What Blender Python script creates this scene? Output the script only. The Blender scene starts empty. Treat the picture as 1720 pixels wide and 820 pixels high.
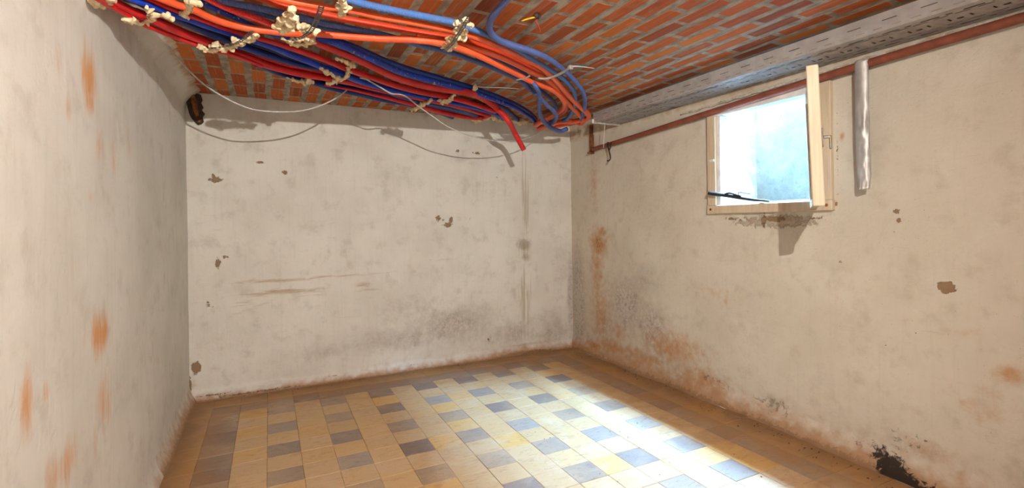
import bpy, bmesh, math, random
import numpy as np
from mathutils import Vector, Matrix

SC = bpy.context.scene
COL = SC.collection
random.seed(7)
RNG = np.random.default_rng(7)

# ------------------------------------------------------------------ camera
CAM_H = 1.5
FOCAL_PX = 824.85          # in pixels of the 1720 px wide frame
YAW, ROLL = 0.4597, -0.013
cam = bpy.data.cameras.new('camera')
cam.sensor_fit = 'HORIZONTAL'
cam.sensor_width = 36.0
cam.lens = FOCAL_PX / 1720 * 36.0
cam.shift_y = -(410 - 375.6) / 1720
cam.clip_start = 0.02
cam_ob = bpy.data.objects.new('camera', cam)
COL.objects.link(cam_ob)
R = Vector((math.cos(YAW), -math.sin(YAW), 0))
F = Vector((math.sin(YAW), math.cos(YAW), 0))
D = Vector((0, 0, -1))
cx = R * math.cos(ROLL) - D * math.sin(ROLL)
cy = -(R * math.sin(ROLL) + D * math.cos(ROLL))
cz = -F
m = Matrix((cx, cy, cz)).transposed().to_4x4()
m.translation = (0, 0, CAM_H)
cam_ob.matrix_world = m
SC.camera = cam_ob

# ------------------------------------------------------------------ world and lights
world = bpy.data.worlds.new('sky')
SC.world = world
world.use_nodes = True
world.node_tree.nodes['Background'].inputs[0].default_value = (0.62, 0.78, 1.0, 1)
world.node_tree.nodes['Background'].inputs[1].default_value = 1.5

def add_light(name, kind, loc, power, color, target=None, **kw):
    l = bpy.data.lights.new(name, kind)
    l.energy = power
    l.color = color
    for k, v in kw.items():
        setattr(l, k, v)
    o = bpy.data.objects.new(name, l)
    COL.objects.link(o)
    o.location = loc
    if target is not None:
        o.rotation_euler = (Vector(target) - Vector(loc)).to_track_quat('-Z', 'Y').to_euler()
    return o

# work lamp standing high behind the viewpoint, turned to the far wall
add_light('work_lamp', 'SPOT', (0.62, -0.30, 2.50), 480.0, (1.0, 0.95, 0.89), (1.35, 5.0, 1.15),
          shadow_soft_size=0.012, spot_size=math.radians(138), spot_blend=1.0)
# soft fill light added behind the viewpoint to lift the darker parts
add_light('fill_light', 'AREA', (0.7, -0.85, 1.35), 27.0, (1.0, 0.95, 0.89), (1.2, 5.0, 1.6),
          shape='RECTANGLE', size=0.9, size_y=1.9)
# daylight coming down into the light well: the bright strip of sky over the roofs, and the sky right above the well
add_light('sky_strip', 'AREA', (4.811, 2.5, 5.325), 5200.0, (0.29, 0.59, 1.0), (3.3, 2.5, 1.62),
          shape='RECTANGLE', size=5.5, size_y=0.21)
add_light('sky_lower', 'AREA', (5.45, 2.5, 4.99), 13000.0, (0.29, 0.59, 1.0), (3.3, 2.5, 1.62),
          shape='RECTANGLE', size=5.5, size_y=1.12)
add_light('sky_over_well', 'AREA', (3.60, 1.7, 3.30), 2.0, (0.74, 0.87, 1.0), None,
          shape='RECTANGLE', size=0.30, size_y=2.2)

SC.view_settings.view_transform = 'Standard'
SC.view_settings.look = 'None'
SC.view_settings.exposure = 0.0
SC.view_settings.gamma = 1.0
SC.view_settings.use_curve_mapping = False

# ------------------------------------------------------------------ measured paths (metres)
CABLE_PATHS = {
    'slate_elbow': ([[0.74, -1.23, 2.56], [0.75, -0.2, 2.56], [0.8, 1.0, 2.555], [0.972, 1.9443, 2.5478], [1.0072, 2.0535, 2.5473], [1.0149, 2.1697, 2.546], [1.0316, 2.3008, 2.5449], [1.0819, 2.4226, 2.5448], [1.1748, 2.5247, 2.5459], [1.2837, 2.5778, 2.5478], [1.3918, 2.6106, 2.5498], [1.5171, 2.6576, 2.5519], [1.6288, 2.7155, 2.5534], [1.8882, 2.9153, 2.5559], [2.1191, 3.1247, 2.5574], [2.2601, 3.2664, 2.5581], [2.4309, 3.4796, 2.5585], [2.6546, 3.8116, 2.5584], [2.868, 4.1728, 2.5579]],
        [0.0153, 0.0153, 0.0153, 0.0153, 0.0161, 0.0169, 0.0178, 0.0187, 0.0196, 0.0203, 0.0209, 0.019, 0.0176, 0.017, 0.0169, 0.0173, 0.0185, 0.0203, 0.0221]),
    'slate_top': ([[-0.608, 2.1664, 2.5323], [-0.1687, 2.2421, 2.5323], [0.2707, 2.3179, 2.5323], [0.3904, 2.3569, 2.5361], [0.5868, 2.3878, 2.5419], [0.7798, 2.4057, 2.5472], [0.8709, 2.4192, 2.5495], [1.0225, 2.4719, 2.5529], [1.1828, 2.55, 2.5559], [1.3745, 2.6631, 2.5589], [1.5318, 2.777, 2.5608], [1.6911, 2.8834, 2.5627], [1.8522, 2.9919, 2.5644], [2.0343, 3.1425, 2.5659], [2.2368, 3.3509, 2.5669], [2.4211, 3.6103, 2.5671], [2.6262, 3.9695, 2.5667], [2.7569, 4.2905, 2.5657], [2.7529, 4.4475, 2.5645], [2.6678, 4.4768, 2.5633]],
        [0.0162, 0.0162, 0.0162, 0.0168, 0.0173, 0.0178, 0.018, 0.017, 0.0163, 0.0156, 0.0153, 0.0152, 0.0153, 0.0156, 0.0164, 0.0177, 0.0194, 0.0214, 0.0227, 0.0233]),
    'orange_upper': ([[-0.608, 2.3191, 2.512], [-0.3116, 2.3574, 2.512], [-0.0153, 2.3956, 2.512], [0.0798, 2.423, 2.5154], [0.2027, 2.4333, 2.5196], [0.297, 2.4359, 2.5227], [0.3644, 2.4354, 2.5249], [0.503, 2.457, 2.529], [0.6292, 2.4638, 2.5326], [0.7572, 2.4764, 2.536], [0.8876, 2.4953, 2.5393], [1.0012, 2.5241, 2.5418], [1.1123, 2.5672, 2.5441], [1.241, 2.635, 2.5463], [1.4742, 2.7668, 2.5498], [1.6548, 2.877, 2.5521], [1.8624, 3.0581, 2.5539], [2.2564, 3.4521, 2.5562], [2.5685, 3.7441, 2.5579], [2.7893, 3.9458, 2.5589], [2.9056, 4.101, 2.559], [2.9142, 4.1867, 2.5584], [2.8761, 4.2606, 2.5573], [2.8453, 4.4292, 2.5557], [2.8194, 4.6053, 2.5542]],
        [0.0138, 0.0138, 0.0138, 0.0143, 0.0145, 0.0146, 0.0147, 0.015, 0.0152, 0.0154, 0.0157, 0.016, 0.0162, 0.0164, 0.0169, 0.0174, 0.0184, 0.0207, 0.0225, 0.0239, 0.0248, 0.0252, 0.0255, 0.0266, 0.0277]),
    'shaded_orange': ([[-0.608, 2.346, 2.5561], [-0.3243, 2.4383, 2.5561], [-0.0406, 2.5307, 2.5561], [0.0591, 2.5876, 2.5596], [0.1655, 2.6123, 2.563], [0.2721, 2.6325, 2.5663], [0.3969, 2.6568, 2.5699], [0.5464, 2.6715, 2.574], [0.6861, 2.6893, 2.5776], [0.824, 2.6972, 2.581], [0.9466, 2.7037, 2.5839], [1.0253, 2.7185, 2.5856], [1.2027, 2.7772, 2.5891], [1.3641, 2.8528, 2.5917], [1.5946, 2.994, 2.5948], [1.8078, 3.1444, 2.5971], [2.0595, 3.3834, 2.5989], [2.3131, 3.6429, 2.6003], [2.501, 3.8685, 2.6009], [2.6244, 4.1039, 2.6005], [2.6348, 4.3244, 2.599], [2.6495, 4.6609, 2.5969]],
        [0.0165, 0.0165, 0.0165, 0.0172, 0.0177, 0.0182, 0.0188, 0.0194, 0.02, 0.0194, 0.0189, 0.0187, 0.0182, 0.018, 0.0179, 0.0182, 0.019, 0.0202, 0.0215, 0.0228, 0.0242, 0.027]),
    'orange_second': ([[0.7403, 2.6445, 2.5393], [0.881, 2.6581, 2.5427], [1.0168, 2.6969, 2.5456], [1.1882, 2.7446, 2.5491], [1.347, 2.8176, 2.5517], [1.5714, 2.9512, 2.5548], [1.703, 3.0293, 2.5564], [1.829, 3.1035, 2.5579], [1.9508, 3.2044, 2.5589], [2.1885, 3.4647, 2.5601], [2.4888, 3.7704, 2.5616], [2.7593, 4.0343, 2.5628], [2.9389, 4.233, 2.5633], [2.9956, 4.3706, 2.5629], [2.8643, 4.3206, 2.5617], [2.748, 4.3921, 2.5599], [2.7235, 4.5962, 2.5581], [2.7062, 4.7759, 2.5568]],
        [0.0127, 0.013, 0.015, 0.0176, 0.0179, 0.0187, 0.019, 0.0192, 0.0197, 0.0211, 0.0227, 0.0242, 0.0255, 0.0262, 0.026, 0.0268, 0.0284, 0.0298]),
    'orange_lower': ([[-0.608, 2.372, 2.4761], [-0.4281, 2.5071, 2.4761], [-0.3639, 2.5643, 2.4791], [-0.3328, 2.5921, 2.4805], [-0.3028, 2.6012, 2.4817], [-0.2546, 2.6645, 2.4838], [-0.1708, 2.7343, 2.4869], [-0.0806, 2.7701, 2.49], [0.0179, 2.7749, 2.4932], [0.1033, 2.7737, 2.4959], [0.1729, 2.7525, 2.498], [0.2431, 2.7311, 2.5001], [0.3654, 2.7171, 2.5037], [0.5493, 2.6904, 2.509], [0.7204, 2.6459, 2.5138], [0.8984, 2.6376, 2.5183], [0.9799, 2.6673, 2.52], [1.1382, 2.7473, 2.5229], [1.3606, 2.8927, 2.5263], [1.5622, 3.0228, 2.5289], [1.6894, 3.1112, 2.5304], [1.8155, 3.1774, 2.5319], [1.9629, 3.2606, 2.5336], [2.1329, 3.4038, 2.5349], [2.3101, 3.6108, 2.5355], [2.4098, 3.808, 2.5352], [2.4518, 4.0238, 2.534], [2.4896, 4.2943, 2.5325], [2.5226, 4.5014, 2.5314]],
        [0.0157, 0.0157, 0.0163, 0.0166, 0.0168, 0.0174, 0.0182, 0.0176, 0.0169, 0.0172, 0.0174, 0.0176, 0.0181, 0.0187, 0.0186, 0.0188, 0.0191, 0.0189, 0.019, 0.019, 0.019, 0.0188, 0.0186, 0.0188, 0.02, 0.0211, 0.0227, 0.0251, 0.0269]),
    'slate_ribbed': ([[-0.608, 2.4325, 2.5217], [-0.2928, 2.522, 2.5217], [-0.1875, 2.5713, 2.5259], [-0.0741, 2.5896, 2.53], [0.0647, 2.6235, 2.5347], [0.1507, 2.6442, 2.5375], [0.2563, 2.6799, 2.5407], [0.4035, 2.7047, 2.5449], [0.5572, 2.7273, 2.549], [0.6895, 2.7724, 2.5521], [0.8155, 2.8263, 2.5549], [0.9331, 2.8518, 2.5575], [1.0345, 2.881, 2.5595], [1.1678, 2.9495, 2.5618], [1.3671, 3.0494, 2.565], [1.5259, 3.1462, 2.5671], [1.6763, 3.2446, 2.5689], [1.8466, 3.4022, 2.5704], [1.9117, 3.3763, 2.51], [2.0626, 3.5148, 2.49], [2.2613, 3.7104, 2.485], [2.4085, 3.9108, 2.485], [2.542, 4.1964, 2.5], [2.5824, 4.3818, 2.52]],
        [0.0138, 0.0138, 0.0144, 0.015, 0.0159, 0.0165, 0.016, 0.0151, 0.0142, 0.0148, 0.0153, 0.0157, 0.0158, 0.016, 0.0164, 0.0168, 0.0172, 0.0175, 0.017, 0.0173, 0.0178, 0.0188, 0.0202, 0.0215]),
    'slate_loop': ([[-0.1782, 2.6382, 2.5414], [-0.0722, 2.6908, 2.5452], [0.0508, 2.7362, 2.5492], [0.1572, 2.7652, 2.5525], [0.266, 2.784, 2.5557], [0.4191, 2.8116, 2.5599], [0.5837, 2.8257, 2.5641], [0.7712, 2.7556, 2.5693], [0.9063, 2.7345, 2.5727], [1.0374, 2.7514, 2.5756], [1.2327, 2.8477, 2.5791], [1.4157, 2.9621, 2.5817], [1.6419, 3.1113, 2.5845], [1.717, 3.1889, 2.5851], [1.745, 3.1238, 2.51], [1.8388, 3.2289, 2.485], [1.9575, 3.4295, 2.475], [2.1011, 3.6832, 2.47], [2.294, 3.9674, 2.47], [2.4966, 4.2133, 2.47], [2.6625, 4.3615, 2.47], [2.8042, 4.4485, 2.48], [2.8483, 4.4002, 2.5]],
        [0.0108, 0.0112, 0.0116, 0.012, 0.0123, 0.0127, 0.0131, 0.0132, 0.014, 0.0149, 0.0164, 0.0162, 0.0161, 0.0163, 0.0158, 0.0164, 0.0174, 0.0187, 0.0202, 0.0215, 0.0224, 0.0231, 0.023]),
    'slate_short': ([[1.2365, 2.9952, 2.6029], [1.4525, 3.1373, 2.6059], [1.6651, 3.2803, 2.6084], [1.8679, 3.4208, 2.6106], [2.0809, 3.6029, 2.6123], [2.292, 3.7991, 2.6137], [2.4879, 4.0374, 2.6143], [2.6827, 4.3792, 2.6142], [2.8123, 4.6807, 2.6136]],
        [0.0152, 0.0155, 0.0157, 0.016, 0.0165, 0.0171, 0.018, 0.0196, 0.0211]),
    'red_ribbed': ([[-0.608, 2.1967, 2.5026], [-0.2675, 2.4896, 2.5026], [-0.2277, 2.531, 2.5043], [-0.1616, 2.5997, 2.5069], [-0.0765, 2.6539, 2.51], [0.0021, 2.7167, 2.5127], [0.0425, 2.7503, 2.514], [0.1043, 2.7948, 2.5159], [0.1792, 2.8563, 2.518], [0.2475, 2.9262, 2.5198], [0.3473, 3.0068, 2.5223], [0.5042, 3.1348, 2.5258], [0.6238, 3.2537, 2.5281], [0.7814, 3.4052, 2.5309], [0.9847, 3.5345, 2.5343], [1.1722, 3.5947, 2.5375], [1.3385, 3.616, 2.5403], [1.4483, 3.6419, 2.542], [1.6412, 3.8806, 2.585], [1.7608, 3.9759, 2.575], [1.8569, 4.0099, 2.53], [1.9255, 3.97, 2.44], [2.1301, 4.2, 2.3537], [2.2024, 4.17, 2.205]],
        [0.0099, 0.0099, 0.0102, 0.0131, 0.0165, 0.0167, 0.0168, 0.017, 0.0173, 0.0177, 0.0189, 0.0209, 0.0225, 0.024, 0.0254, 0.0264, 0.0265, 0.0267, 0.0284, 0.0281, 0.0273, 0.026, 0.0263, 0.0249]),
    'blue_flecked': ([[-0.608, 2.2065, 2.5213], [-0.3083, 2.5587, 2.5213], [-0.2671, 2.6102, 2.5231], [-0.2236, 2.6661, 2.5249], [-0.1695, 2.7218, 2.5269], [-0.1268, 2.7706, 2.5285], [-0.0818, 2.8219, 2.53], [-0.0206, 2.888, 2.532], [0.0535, 2.9415, 2.5342], [0.1542, 2.9418, 2.5371], [0.244, 2.9182, 2.5397], [0.3168, 2.9301, 2.5417], [0.3938, 2.9823, 2.5436], [0.49, 3.0651, 2.5457], [0.6682, 3.2268, 2.5492], [0.7992, 3.3397, 2.5515], [0.9559, 3.4287, 2.5543], [1.1477, 3.5177, 2.5575], [1.3858, 3.6225, 2.5611], [1.5548, 3.7128, 2.5633], [1.824, 3.8873, 2.5663], [2.0057, 4.0074, 2.5681], [2.2457, 4.2297, 2.5698], [2.4363, 4.4207, 2.5709], [2.7107, 4.7834, 2.5718]],
        [0.0133, 0.0133, 0.0137, 0.0135, 0.0131, 0.0128, 0.0132, 0.0136, 0.0141, 0.0155, 0.0166, 0.0177, 0.0187, 0.02, 0.0225, 0.0231, 0.0234, 0.0237, 0.0217, 0.0205, 0.0189, 0.0193, 0.0202, 0.021, 0.0226]),
    'navy_upper': ([[0.1525, 2.8984, 2.5671], [0.2458, 2.937, 2.5697], [0.3624, 2.9908, 2.5727], [0.473, 3.0643, 2.5753], [0.6023, 3.1751, 2.5779], [0.7161, 3.2694, 2.5801], [0.8775, 3.3718, 2.583], [1.1423, 3.4997, 2.5875], [1.4404, 3.6458, 2.5918], [1.675, 3.78, 2.5947], [1.8138, 3.8645, 2.5963], [2.0626, 4.0468, 2.5986], [2.3173, 4.2761, 2.6004], [2.5406, 4.532, 2.6014]],
        [0.0157, 0.0161, 0.0173, 0.0186, 0.0201, 0.0206, 0.021, 0.0214, 0.0207, 0.0203, 0.0201, 0.0202, 0.0206, 0.0214]),
    'red_middle': ([[-0.608, 2.4291, 2.4845], [-0.3573, 2.6741, 2.4845], [-0.2634, 2.779, 2.4965], [-0.165, 2.89, 2.5076], [-0.0475, 2.9768, 2.5193], [0.0399, 3.0423, 2.5273], [0.1673, 3.1471, 2.5379], [0.2844, 3.2533, 2.5467], [0.3864, 3.3543, 2.5536], [0.4679, 3.4417, 2.5586], [0.5669, 3.532, 2.5645], [0.6965, 3.6384, 2.5717], [0.8352, 3.7613, 2.5786], [1.117, 3.9406, 2.5918], [1.3789, 4.051, 2.6035], [1.5732, 4.1457, 2.6112], [1.805, 4.2995, 2.6189], [2.0334, 4.4482, 2.62]],
        [0.0105, 0.0105, 0.0112, 0.0118, 0.0134, 0.0145, 0.0167, 0.0188, 0.0196, 0.0203, 0.0211, 0.022, 0.0226, 0.0234, 0.0237, 0.0242, 0.025, 0.0259]),
    'bright_blue': ([[-0.608, 2.3863, 2.448], [-0.5327, 2.4829, 2.448], [-0.4982, 2.5342, 2.4541], [-0.4551, 2.5767, 2.4607], [-0.4139, 2.6353, 2.4671], [-0.3691, 2.693, 2.4735], [-0.3178, 2.7451, 2.4801], [-0.2664, 2.8079, 2.4865], [-0.208, 2.8648, 2.4931], [-0.1509, 2.9206, 2.4992], [-0.0596, 3.0017, 2.5083], [0.0403, 3.0981, 2.5173], [0.101, 3.1775, 2.5223], [0.1725, 3.2545, 2.5279], [0.2413, 3.325, 2.533], [0.348, 3.4448, 2.5401], [0.4638, 3.5606, 2.5473], [0.592, 3.6931, 2.5545], [0.7276, 3.8045, 2.5617], [0.8651, 3.8989, 2.5686], [1.1254, 4.0441, 2.5808], [1.3012, 4.1095, 2.5888], [1.4378, 4.1769, 2.5943], [1.7287, 4.3211, 2.6052], [2.0977, 4.5461, 2.61], [2.2388, 4.7027, 2.61]],
        [0.0111, 0.0111, 0.0115, 0.0124, 0.0135, 0.0146, 0.0146, 0.0148, 0.0149, 0.015, 0.0159, 0.0169, 0.0177, 0.0185, 0.0189, 0.0196, 0.0202, 0.021, 0.0202, 0.0191, 0.017, 0.0175, 0.018, 0.0191, 0.0206, 0.0214]),
    'navy_second': ([[-0.608, 2.4669, 2.4844], [-0.4478, 2.7084, 2.4844], [-0.3845, 2.8034, 2.4935], [-0.3332, 2.8755, 2.5001], [-0.2697, 2.9769, 2.5078], [-0.1935, 3.0804, 2.516], [-0.1401, 3.1508, 2.5214], [-0.0436, 3.256, 2.5301], [0.0867, 3.3828, 2.5408], [0.2049, 3.4737, 2.5495], [0.3068, 3.5204, 2.5567], [0.4104, 3.5691, 2.5636], [0.548, 3.7037, 2.5716], [0.7007, 3.8503, 2.5795], [0.8706, 4.0109, 2.5875], [0.9838, 4.1223, 2.5923], [1.2073, 4.263, 2.6018], [1.5025, 4.4176, 2.6135], [1.7276, 4.5565, 2.6212], [1.9535, 4.7531, 2.6273]],
        [0.0131, 0.0131, 0.0138, 0.0155, 0.0178, 0.0204, 0.0199, 0.0187, 0.0179, 0.017, 0.0162, 0.0154, 0.0147, 0.0166, 0.0188, 0.0203, 0.0231, 0.0232, 0.0235, 0.0241]),
    'red_pair_upper': ([[-0.608, 2.4512, 2.4377], [-0.5783, 2.5138, 2.4377], [-0.5549, 2.5751, 2.4427], [-0.522, 2.6525, 2.4491], [-0.4809, 2.7191, 2.4557], [-0.4401, 2.7977, 2.4621], [-0.3715, 2.9207, 2.4717], [-0.2885, 3.0308, 2.4815], [-0.1836, 3.1905, 2.4926], [-0.0858, 3.3082, 2.5017], [-0.0004, 3.4207, 2.5088], [0.1397, 3.5406, 2.5195], [0.2609, 3.6102, 2.528], [0.4213, 3.6693, 2.5386], [0.5079, 3.7148, 2.5439], [0.6366, 3.8121, 2.5511], [0.8103, 3.9266, 2.5601], [1.1384, 4.0918, 2.5758], [1.3232, 4.18, 2.5838], [1.6463, 4.3409, 2.5962], [1.8947, 4.5155, 2.6039], [2.027, 4.5813, 2.605]],
        [0.0153, 0.0153, 0.0158, 0.0183, 0.0209, 0.0212, 0.0216, 0.0207, 0.0197, 0.0207, 0.0216, 0.0218, 0.0217, 0.0198, 0.0188, 0.0167, 0.0137, 0.0158, 0.017, 0.019, 0.0201, 0.0206]),
    'red_pair_lower': ([[-0.58, 2.3656, 2.38], [-0.58, 2.4713, 2.403], [-0.559, 2.5928, 2.4227], [-0.5411, 2.643, 2.4264], [-0.5037, 2.7579, 2.4339], [-0.4266, 2.8916, 2.4453], [-0.3214, 3.0373, 2.4583], [-0.2632, 3.1084, 2.4647], [-0.1825, 3.1693, 2.4726], [-0.1034, 3.2684, 2.4801], [-0.0266, 3.376, 2.4867]],
        [0.011, 0.0115, 0.0114, 0.0113, 0.0114, 0.0113, 0.0111, 0.011, 0.0108, 0.0107, 0.0106]),
    'red_inner': ([[-0.2034, 3.1877, 2.5258], [-0.1283, 3.2919, 2.533], [0.0001, 3.4074, 2.5438], [0.1106, 3.5056, 2.5523], [0.2203, 3.5508, 2.5603], [0.3394, 3.6317, 2.5683], [0.4254, 3.7027, 2.5736], [0.5435, 3.8194, 2.5802]],
        [0.0098, 0.0102, 0.0144, 0.015, 0.0154, 0.0152, 0.015, 0.0151]),
    'navy_under': ([[-0.0605, 3.4632, 2.5191], [0.0706, 3.6479, 2.5292], [0.1974, 3.7578, 2.5379], [0.3363, 3.8754, 2.5467], [0.4562, 3.9811, 2.5536], [0.6558, 4.0991, 2.5645], [0.8754, 4.2462, 2.5751], [1.2286, 4.4193, 2.5908], [1.4701, 4.5913, 2.5995], [1.7129, 4.8137, 2.6067]],
        [0.0145, 0.0155, 0.0173, 0.0192, 0.0208, 0.0233, 0.0232, 0.0225, 0.0224, 0.0239]),
    'navy_third': ([[0.1955, 3.7927, 2.5577], [0.3956, 3.9309, 2.5701], [0.5798, 4.0163, 2.5808], [0.7826, 4.0956, 2.5917], [1.0019, 4.1986, 2.6023], [1.2299, 4.3434, 2.6118], [1.5351, 4.5142, 2.6235], [1.868, 4.7045, 2.6347], [2.0832, 4.8676, 2.6359]],
        [0.0184, 0.0196, 0.0204, 0.0213, 0.0223, 0.0235, 0.025, 0.0267, 0.0281]),
    'red_tail': ([[0.3796, 3.8545, 2.5396], [0.5129, 3.9144, 2.5476], [0.6369, 3.9796, 2.5545], [0.8475, 4.1094, 2.5651], [1.0045, 4.2112, 2.5723], [1.2083, 4.3461, 2.5808], [1.4251, 4.5055, 2.5888], [1.6681, 4.6513, 2.5972], [1.8964, 4.7442, 2.6052], [2.0186, 4.7322, 2.61], [2.0362, 4.6021, 2.61]],
        [0.0085, 0.0088, 0.0117, 0.0167, 0.0196, 0.0235, 0.0254, 0.0274, 0.0239, 0.0211, 0.0207]),
    'navy_tail': ([[1.2571, 3.8072, 2.6414], [1.4575, 3.9368, 2.6478], [1.6659, 4.0468, 2.6453], [2.0208, 4.3081, 2.6413], [2.189, 4.4832, 2.6414], [2.3563, 4.6826, 2.6412], [2.5205, 4.8773, 2.641]],
        [0.014, 0.0162, 0.0187, 0.0227, 0.0226, 0.0228, 0.023]),
    'deep_navy': ([[-0.496, 2.8078, 2.5357], [-0.4511, 2.8711, 2.5421], [-0.4022, 2.9334, 2.5485], [-0.3462, 2.9895, 2.5551], [-0.2902, 3.0575, 2.5615], [-0.2266, 3.1189, 2.5681], [-0.1644, 3.1792, 2.5742], [-0.065, 3.2669, 2.5833], [0.0436, 3.3715, 2.5923], [0.1098, 3.4582, 2.5973], [0.1875, 3.5421, 2.6029], [0.2624, 3.6189, 2.608], [0.3786, 3.75, 2.6151], [0.5047, 3.8767, 2.6223], [0.6445, 4.022, 2.6295], [0.7923, 4.1441, 2.6367], [0.9385, 4.231, 2.6392], [1.2066, 4.337, 2.6376], [1.3845, 4.3736, 2.6367], [1.5218, 4.4217, 2.6359], [1.8107, 4.5269, 2.6343]],
        [0.0135, 0.014, 0.0144, 0.0149, 0.0154, 0.0158, 0.0163, 0.017, 0.0179, 0.0185, 0.0192, 0.0198, 0.0207, 0.0217, 0.0229, 0.0239, 0.0248, 0.0264, 0.0273, 0.0281, 0.0297]),
    'deep_red': ([[-0.5476, 2.8518, 2.5257], [-0.5024, 2.9216, 2.5323], [-0.4576, 3.0043, 2.5387], [-0.3824, 3.1335, 2.5482], [-0.2919, 3.2488, 2.5581], [-0.1776, 3.4164, 2.5692], [-0.0715, 3.5394, 2.5783], [0.021, 3.6574, 2.5854], [0.1723, 3.7819, 2.5961], [0.3027, 3.8535, 2.6046], [0.4749, 3.9132, 2.6152], [0.5679, 3.96, 2.6205], [0.7061, 4.0611, 2.6277], [0.8924, 4.1798, 2.6367], [1.2276, 4.2949, 2.6378], [1.4114, 4.3506, 2.6368], [1.7277, 4.4582, 2.6351], [1.9683, 4.5972, 2.6334]],
        [0.0136, 0.0141, 0.0146, 0.0155, 0.0164, 0.0175, 0.0185, 0.0193, 0.0204, 0.0211, 0.0219, 0.0224, 0.0232, 0.0244, 0.0262, 0.0272, 0.0289, 0.0306]),
    'deep_blue': ([[-0.59, 2.8039, 2.5885], [-0.4175, 3.0453, 2.5885], [-0.3615, 3.121, 2.5951], [-0.2923, 3.2278, 2.6028], [-0.2094, 3.3365, 2.611], [-0.1515, 3.4103, 2.6164], [-0.047, 3.5201, 2.6251], [0.0937, 3.6523, 2.6358], [0.221, 3.7437, 2.6437], [0.3283, 3.7657, 2.6431], [0.436, 3.7903, 2.6426], [0.577, 3.8981, 2.6415], [0.731, 4.0159, 2.6402], [0.9, 4.1451, 2.6389], [1.0112, 4.2363, 2.638], [1.2279, 4.335, 2.6366], [1.5087, 4.4353, 2.6349], [1.7198, 4.5351, 2.6335], [1.9297, 4.6943, 2.6318]],
        [0.015, 0.015, 0.0155, 0.0162, 0.017, 0.0176, 0.0184, 0.0195, 0.0203, 0.0209, 0.0214, 0.0225, 0.0238, 0.0251, 0.026, 0.0274, 0.0291, 0.0305, 0.0322]),
    'deep_dark': ([[-0.59, 2.7055, 2.5615], [-0.2815, 2.9688, 2.5615], [-0.1763, 3.0858, 2.5726], [-0.0507, 3.1766, 2.5843], [0.0425, 3.2453, 2.5923], [0.1784, 3.3555, 2.6029], [0.3031, 3.4675, 2.6117], [0.4117, 3.5743, 2.6186], [0.4984, 3.6668, 2.6236], [0.6038, 3.7623, 2.6295], [0.7417, 3.8748, 2.6367], [0.8869, 3.9944, 2.6406], [1.1702, 4.1286, 2.6388], [1.4279, 4.1952, 2.6375], [1.6165, 4.2601, 2.6364], [1.8399, 4.383, 2.6349], [2.0687, 4.5255, 2.6334]],
        [0.0149, 0.0149, 0.0158, 0.0166, 0.0172, 0.0181, 0.0191, 0.0199, 0.0206, 0.0214, 0.0224, 0.0234, 0.0252, 0.0265, 0.0276, 0.0291, 0.0306]),
    'deep_low': ([[0.2038, 3.954, 2.6027], [0.4123, 4.0962, 2.6151], [0.6039, 4.1835, 2.6258], [0.8148, 4.2644, 2.6367], [1.0369, 4.3454, 2.6408], [1.2606, 4.4517, 2.6396], [1.5549, 4.5723, 2.638], [1.8705, 4.711, 2.6362], [2.0812, 4.8628, 2.6348]],
        [0.0192, 0.0204, 0.0213, 0.0221, 0.0232, 0.0244, 0.026, 0.0278, 0.0292]),
    'deep_top': ([[-0.58, 2.5215, 2.4454], [-0.58, 2.6916, 2.4906], [-0.58, 2.9477, 2.5605], [-0.5456, 3.0857, 2.5907], [-0.4989, 3.1718, 2.5971], [-0.4205, 3.3062, 2.6067], [-0.326, 3.4258, 2.6165], [-0.207, 3.6, 2.6276], [-0.0966, 3.7276, 2.6367], [-0.0003, 3.8428, 2.6417], [0.1551, 3.9306, 2.6405], [0.287, 3.971, 2.6397]],
        [0.013, 0.0139, 0.0154, 0.0163, 0.017, 0.018, 0.0189, 0.0203, 0.0213, 0.0223, 0.0235, 0.0243]),
    'deep_side': ([[-0.58, 2.6646, 2.5157], [-0.5756, 2.8813, 2.583], [-0.5265, 2.9273, 2.5897], [-0.4797, 2.9916, 2.596], [-0.429, 3.0547, 2.6024], [-0.3709, 3.1114, 2.609], [-0.313, 3.1803, 2.6154], [-0.2471, 3.2422, 2.6221], [-0.1828, 3.3031, 2.6282], [-0.0802, 3.3915, 2.6372], [0.0316, 3.4891, 2.6436], [0.0989, 3.5587, 2.6429], [0.1772, 3.6229, 2.6422], [0.2518, 3.6811, 2.6415]],
        [0.0138, 0.0151, 0.0155, 0.016, 0.0165, 0.017, 0.0175, 0.0181, 0.0186, 0.0194, 0.0204, 0.0211, 0.0218, 0.0225]),
    'deep_wall': ([[-0.58, 2.7913, 2.5027], [-0.564, 2.8656, 2.5141], [-0.5213, 2.9872, 2.5215], [-0.435, 3.1276, 2.5329], [-0.3182, 3.2799, 2.546], [-0.2538, 3.3541, 2.5523], [-0.1651, 3.4168, 2.5603], [-0.0779, 3.5203, 2.5677], [0.0067, 3.6331, 2.5744]],
        [0.0132, 0.0136, 0.0144, 0.0153, 0.0165, 0.017, 0.0176, 0.0183, 0.0192]),
}
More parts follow.
